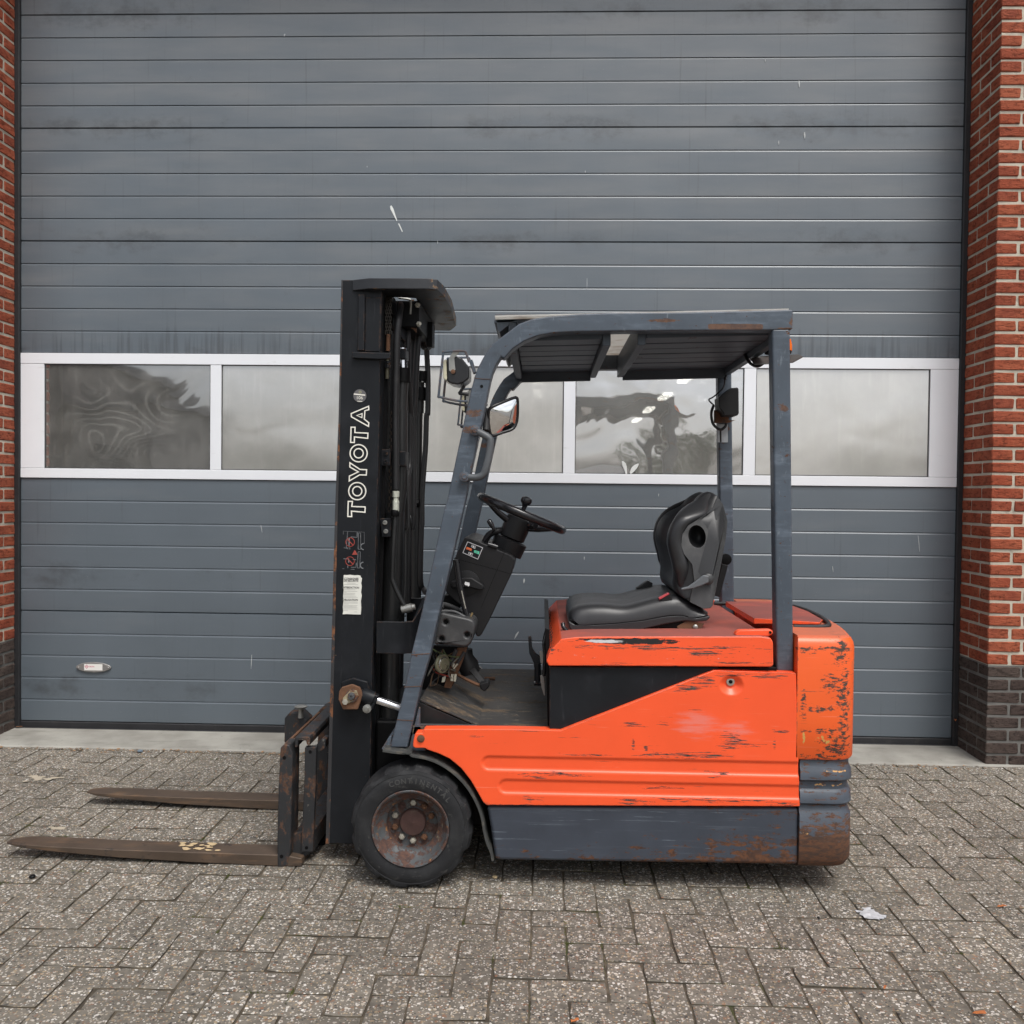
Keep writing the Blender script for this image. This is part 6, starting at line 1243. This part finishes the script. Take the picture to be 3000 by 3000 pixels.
def back_ring(s):
    e = abs(s); y = SY + s * .230; edge = max(0, (e - .78) / .22); rec = .075 * (1 - (e / .66) ** 2) ** 1.0 if e < .66 else 0
    ring = []
    for i in range(30):
        p, q = fr_[i], bk_[i]; u = i / 29; w = math.sin(math.pi * u)
        d = min(.92, (rec * w) / max((q - p).length, 1e-3) + (1 - math.sqrt(max(0, 1 - edge ** 2))) * .55)
        r = p.lerp(q, d); ring.append((r.x, y, r.z))
    for i in range(28, 0, -1):
        q = bk_[i].lerp(fr_[i], .10 * edge); ring.append((q.x, y, q.z))
    return ring
bk = loft('seat_back', [back_ring(s) for s in ST_], MSEAT, F, 60)
shell = [(0.6315, 1.3309), (0.6455, 1.3037), (0.6474, 1.2460), (0.6422, 1.1829), (0.6240, 1.0774), (0.5998, 0.9480), (0.5911, 0.9389), (0.5675, 0.9370), (0.5201, 0.9600), (0.5224, 0.9812), (0.5347, 1.0341), (0.5260, 1.0919), (0.4967, 1.1284), (0.4868, 1.1599), (0.4905, 1.1968), (0.5109, 1.2286), (0.5420, 1.2474), (0.5782, 1.2688), (0.6066, 1.2928)]
shl = prism('seat_shell', shell, 3.261, 3.739, MSHELL, bk, .016, 4)
hc_ = [(0.5417, 1.1896), (0.5730, 1.1900), (0.5410, 1.2316)]
for sg in (-1, 1):
    tube('seat_bolster', [(p.x + .026, SY + sg * .212, p.z - .006 + .012 * i / 23) for i, p in enumerate(fr_[3:27])], [.010 + .020 * min(1, i / 4) * min(1, (23 - i) / 4) for i in range(24)], MSEAT, bk, 14)
rx = hc_[1][0] - hc_[0][0]; rz_ = hc_[2][1] - hc_[0][1]
V_, F_ = lathedata([(1e-4, -1.0)] + [(math.cos(t), math.sin(t)) for t in [math.pi * (i / 14 - .5) for i in range(1, 14)]] + [(1e-4, 1.0)], (0, 0, 0), (0, 1, 0), 30)
ct = mk('cutter', [(hc_[0][0] + (v[0] * .92 - v[2] * .35) * rx + v[1] * .012, 3.262 + v[1] * .052, hc_[0][1] + (v[2] * .92 + v[0] * .25) * rz_) for v in V_], F_, None, None, 80)
ct2 = wrap('cutter', ct.data.copy(), None)
ct3 = [wrap('cutter', ct.data.copy(), None) for _ in range(2)]
nb_ = [c_ for c_ in bk.children if c_.name.startswith('seat_bolster')]
cut(bk, [ct2]); bk.data.shade_smooth(); bk.data.set_sharp_from_angle(angle=math.radians(60))
for o_, c_ in zip(nb_, ct3): cut(o_, [c_])
cut(shl, [ct]); shl.data.shade_smooth(); shl.data.set_sharp_from_angle(angle=math.radians(32))
_zt, _zl = fr_[2].z, fr_[12].z
def taper(o):
    for v in o.data.vertices:
        t = min(1, max(0, (v.co.z - _zl) / (_zt - _zl))); t = t * t * (3 - 2 * t); v.co.y = SY + (v.co.y - SY) * (1 - .52 * t)
for o_ in [bk] + [c_ for c_ in bk.children if c_.name.startswith(('seat_shell', 'seat_bolster'))]: taper(o_)
rl = (0.5810, 3.2580, 1.0419)
rk = lathe('recline_boss', [(.020, 0), (.019, .012), (.014, .016), (0, .017)], rl, (0, -1, 0), MSHELL, bk, 22)
prism('recline_lever', [(0.4850, 1.0101), (0.5109, 1.0173), (0.5366, 1.0360), (0.5623, 1.0573), (0.5805, 1.0549), (0.5809, 1.0314), (0.5577, 1.0206), (0.5266, 1.0096), (0.4877, 1.0028)], 3.236, 3.248, layered('grey_lever', (.12, .13, .14), .4), bk, .004, 3)
bkl = prism('belt_buckle', [(0.4176, 0.9685), (0.4512, 0.9877), (0.4675, 0.9586), (0.4559, 0.9547), (0.4241, 0.9553)], 3.285, 3.315, MBLK, seat, .005); prism('buckle_button', [(0.4153, 0.9691), (0.4498, 0.9887), (0.4520, 0.9845), (0.4175, 0.9638)], 3.282, 3.31, layered('red_button', (.45, .05, .06), .4), seat, .001)
prism('far_buckle', [(0.3718, 0.9626), (0.4200, 0.9948), (0.4390, 0.9862), (0.4355, 0.9456), (0.4148, 0.9394), (0.3909, 0.9557)], 3.67, 3.71, MBLK, seat, .004)
tube('seat_rail', smoothpath([(0.0775, 3.2900, 0.8738), (0.0816, 3.2800, 0.8594), (0.1108, 3.2800, 0.8370), (0.1727, 3.2800, 0.8339), (0.2824, 3.2800, 0.8377), (0.5010, 3.2800, 0.8426)], 4), .0075, MGLOSS, seat, 8)
box('seat_slide', .10, .50, 3.285, 3.32, ZH + .001, ZH + .026, MDARK2, seat, .002); box('seat_slide', .10, .50, 3.66, 3.68, ZH + .001, ZH + .026, MDARK2, seat, .002)
prism('seat_hinge', [(0.4801, 0.8725), (0.5140, 0.8902), (0.5754, 0.8829), (0.5555, 0.8510), (0.4805, 0.8450)], 3.28, 3.282, MRUST, seat, .002)
sbc = (0.5433, 3.2780, 0.8703); lathe('hinge_bolt', [(.009, 0), (.009, .005), (.005, .008), (0, .008)], sbc, (0, -1, 0), MSTEEL, seat, 10)
bar('belt_strap', (0.6634, 3.3900, 1.0840), (0.6353, 3.3900, 0.9687), .022, .03, MBLK, bk, (0, 1, 0))
lathe('belt_reel', [(.012, -.02), (.021, -.018), (.021, .018), (.012, .02)], (0.6776, 3.4500, 1.0991), (0, 1, 0), MDARK2, bk, 18)

# ------------------------------------------------------------------ small things lying about
MORL = layered('dry_leaf', (.42, .13, .035), .7, var=.3, vs=60.); MBRL = layered('brown_leaf', (.16, .075, .035), .8, var=.3, vs=60.)
def leaf(p, size, rot, lab, mat=None, curl=.25):
    rr = random.Random(int(p[0] * 1000)); n = 10; V = [(p[0], p[1], p[2] + size * .06)]
    for i in range(n):
        a = 2 * math.pi * i / n; r = size * (.35 + .65 * abs(math.cos(a)) ** 1.4) * rr.uniform(.55, 1.0) * .5
        x, y = r * math.cos(a), r * .6 * math.sin(a); V.append((p[0] + x * math.cos(rot) - y * math.sin(rot), p[1] + x * math.sin(rot) + y * math.cos(rot), p[2] + .003 + size * curl * (abs(y) / size) ** 1.0 * 1.2 + rr.uniform(0, .005)))
    F_ = [(0, i + 1, (i + 1) % n + 1) for i in range(n)]
    o = mk('fallen_leaf', V, F_, mat or MORL, None, 60); m = o.modifiers.new('s', 'SOLIDIFY'); m.thickness = .0012
    tag(o, lab, 'leaf', 'fallen leaves on the paving'); return o
leaf((1.5121, 3.0427, 0.0030), .045, .3, 'orange dry leaf on the paving near the right edge, beyond the white litter')
leaf((0.9413, 2.5151, 0.0030), .024, 1.1, 'small orange leaf in a paving joint, lower right, left of the mossy one')
leaf((1.1410, 2.4006, 0.0030), .050, .1, 'long orange leaf at the bottom right corner beside moss')
leaf((0.0974, 2.3140, 0.0030), .035, .6, 'reddish leaf cut by the bottom edge of the picture')
leaf((-2.8590, 4.9718, 0.0180), .05, .4, 'brown leaf at the foot of the left pillar by the door corner', MBRL)
leaf((XR - .02, DY - .03, .15), .05, 1.2, 'dry brown leaf caught on the door seal by the right pillar', MORL, .8)
leaf((1.2623, 2.4614, 0.0030), .02, .6, 'tiny brown leaf scrap by the right edge near the bottom', MBRL)
# crushed white litter
rr = random.Random(21); c0 = (1.0624, 2.9657, 0.0030); V, F_ = [], []
GX, GY = 9, 8
MLIT = layered('torn_white_film', (.46, .47, .49), .4, var=.3, vs=60., bump=.2)
for j in range(GY):
    for i in range(GX):
        u, w = i / (GX - 1) - .5, j / (GY - 1) - .5
        V.append((c0[0] + u * .085 + w * .03 + rr.uniform(-.004, .004), c0[1] + w * .10 - u * .03 + rr.uniform(-.004, .004), .0040 + rr.uniform(0, .0035)))
for j in range(GY - 1):
    for i in range(GX - 1):
        u, w = (i + .5) / (GX - 1) - .5, (j + .5) / (GY - 1) - .5
        if abs(u) + abs(w) < .52 + rr.uniform(-.10, .06): F_.append((j * GX + i, j * GX + i + 1, (j + 1) * GX + i + 1, (j + 1) * GX + i))
o = mk('crushed_film', V, F_, MLIT); m = o.modifiers.new('s', 'SOLIDIFY'); m.thickness = .001; tag(o, 'crushed scrap of white film flattened on the paving at lower right', 'litter')
# blue pebble by the sill, dark scrap on the paving
def pebble(name, p, r, mat, lab, cat):
    rr = random.Random(len(lab)); V, F_ = lathedata([(1e-4, -r * .4), (r * .8, -r * .3), (r, 0), (r * .7, r * .4), (1e-4, r * .5)], (p[0], p[1], p[2] + r * .4), (0, 0, 1), 9)
    V = [(x + rr.uniform(-.15, .15) * r, y + rr.uniform(-.15, .15) * r, z + rr.uniform(-.08, .08) * r) for x, y, z in V]
    return tag(mk(name, V, F_, mat, None, 40), lab, cat)
pebble('stone', (-2.0242, 4.6077, 0.0030), .013, layered('blue_stone', (.12, .16, .20), .7), 'small blue-grey stone at the edge of the concrete sill, left side', 'stone')
pebble('tar_scrap', (-1.7276, 3.0872, 0.0030), .011, MDARK2, 'small black scrap on the paving below the near fork tip', 'scrap')
pebble('twig_scrap', (-0.1494, 3.1778, 0.0030), .010, MCRM, 'pale wood chip on the paving right of the front tyre', 'chip')
pebble('dark_chip', (0.8865, 2.9320, 0.0030), .005, MDARK2, 'tiny black chip on the paving left of the white film', 'chip')
# beige paint left on two pavers
def blot(p, lx, ly, n, lab):
    rr = random.Random(n); parts = []
    for k in range(n):
        x, y = p[0] + rr.gauss(0, lx * .35), p[1] + rr.gauss(0, ly * .3); L_ = rr.uniform(.010, .03); m = 8; a0 = rr.uniform(0, 6)
        parts.append(([(x + L_ * rr.uniform(.5, 1) * math.cos(a0 + 6.283 * i / m), y + L_ * .7 * rr.uniform(.5, 1) * math.sin(a0 + 6.283 * i / m), .0034 + k * .00004) for i in range(m)], [tuple(range(m))]))
    o = mk('paint_blot', *join(parts), layered('beige_paint', (.40, .35, .27), .9, var=.1)); m_ = o.modifiers.new('s', 'SOLIDIFY'); m_.thickness = .0006; return tag(o, lab, 'paint mark')
blot((-2.2936, 4.1551, 0.0030), .13, .07, 22, 'flaky beige paint blot on the paving left of the far fork')
blot((-1.8781, 3.5507, 0.0030), .05, .02, 6, 'thin cream smear on the paving between the two forks')
# leaf litter along the sill and moss tufts in the joints
rr = random.Random(77); V, F_ = [], []
for k in range(520):
    x = rr.uniform(-2.8, 2.2); y = PY - abs(rr.gauss(0, .035)) - .012; s_ = rr.uniform(.003, .010); a = rr.uniform(0, 6.28); z = .004
    b_ = len(V); V += [(x + s_ * math.cos(a), y + s_ * math.sin(a), z), (x - s_ * .5 * math.sin(a), y + s_ * .5 * math.cos(a), z + s_ * .5), (x - s_ * math.cos(a), y - s_ * math.sin(a), z + .001), (x + s_ * .5 * math.sin(a), y - s_ * .5 * math.cos(a), z)]; F_.append((b_, b_ + 1, b_ + 2, b_ + 3))
tag(mk('leaf_litter', V, F_, layered('litter_tan', (.24, .15, .085), .9, var=.5, vs=40.)), 'scattered crumbs of dry leaf along the concrete sill', 'leaf litter', kind='stuff')
V, F_ = [], []
spots = [(PX0 + (i + .0) * UM, PY0 - j * UM) for i, j in [(rr.randrange(-20, 20), rr.randrange(-15, 10)) for _ in range(120)]]
for (x, y) in spots:
    vert = rr.random() < .5
    for k in range(rr.randrange(14, 46)):
        t = rr.gauss(0, .022); px, py = (x + rr.gauss(0, .0022), y + t) if vert else (x + t, y + rr.gauss(0, .0022))
        h = rr.uniform(.004, .011); a = rr.uniform(0, 6.28); w = .0022; b_ = len(V)
        V += [(px - w * math.cos(a), py - w * math.sin(a), -.008), (px + w * math.cos(a), py + w * math.sin(a), -.008), (px + rr.gauss(0, .003), py + rr.gauss(0, .003), h - .004)]; F_.append((b_, b_ + 1, b_ + 2))
tag(mk('moss', V, F_, layered('moss_green', (.075, .085, .020), .9, var=.4, vs=30.)), 'low tufts of moss in the joints of the paving', 'moss', kind='stuff')
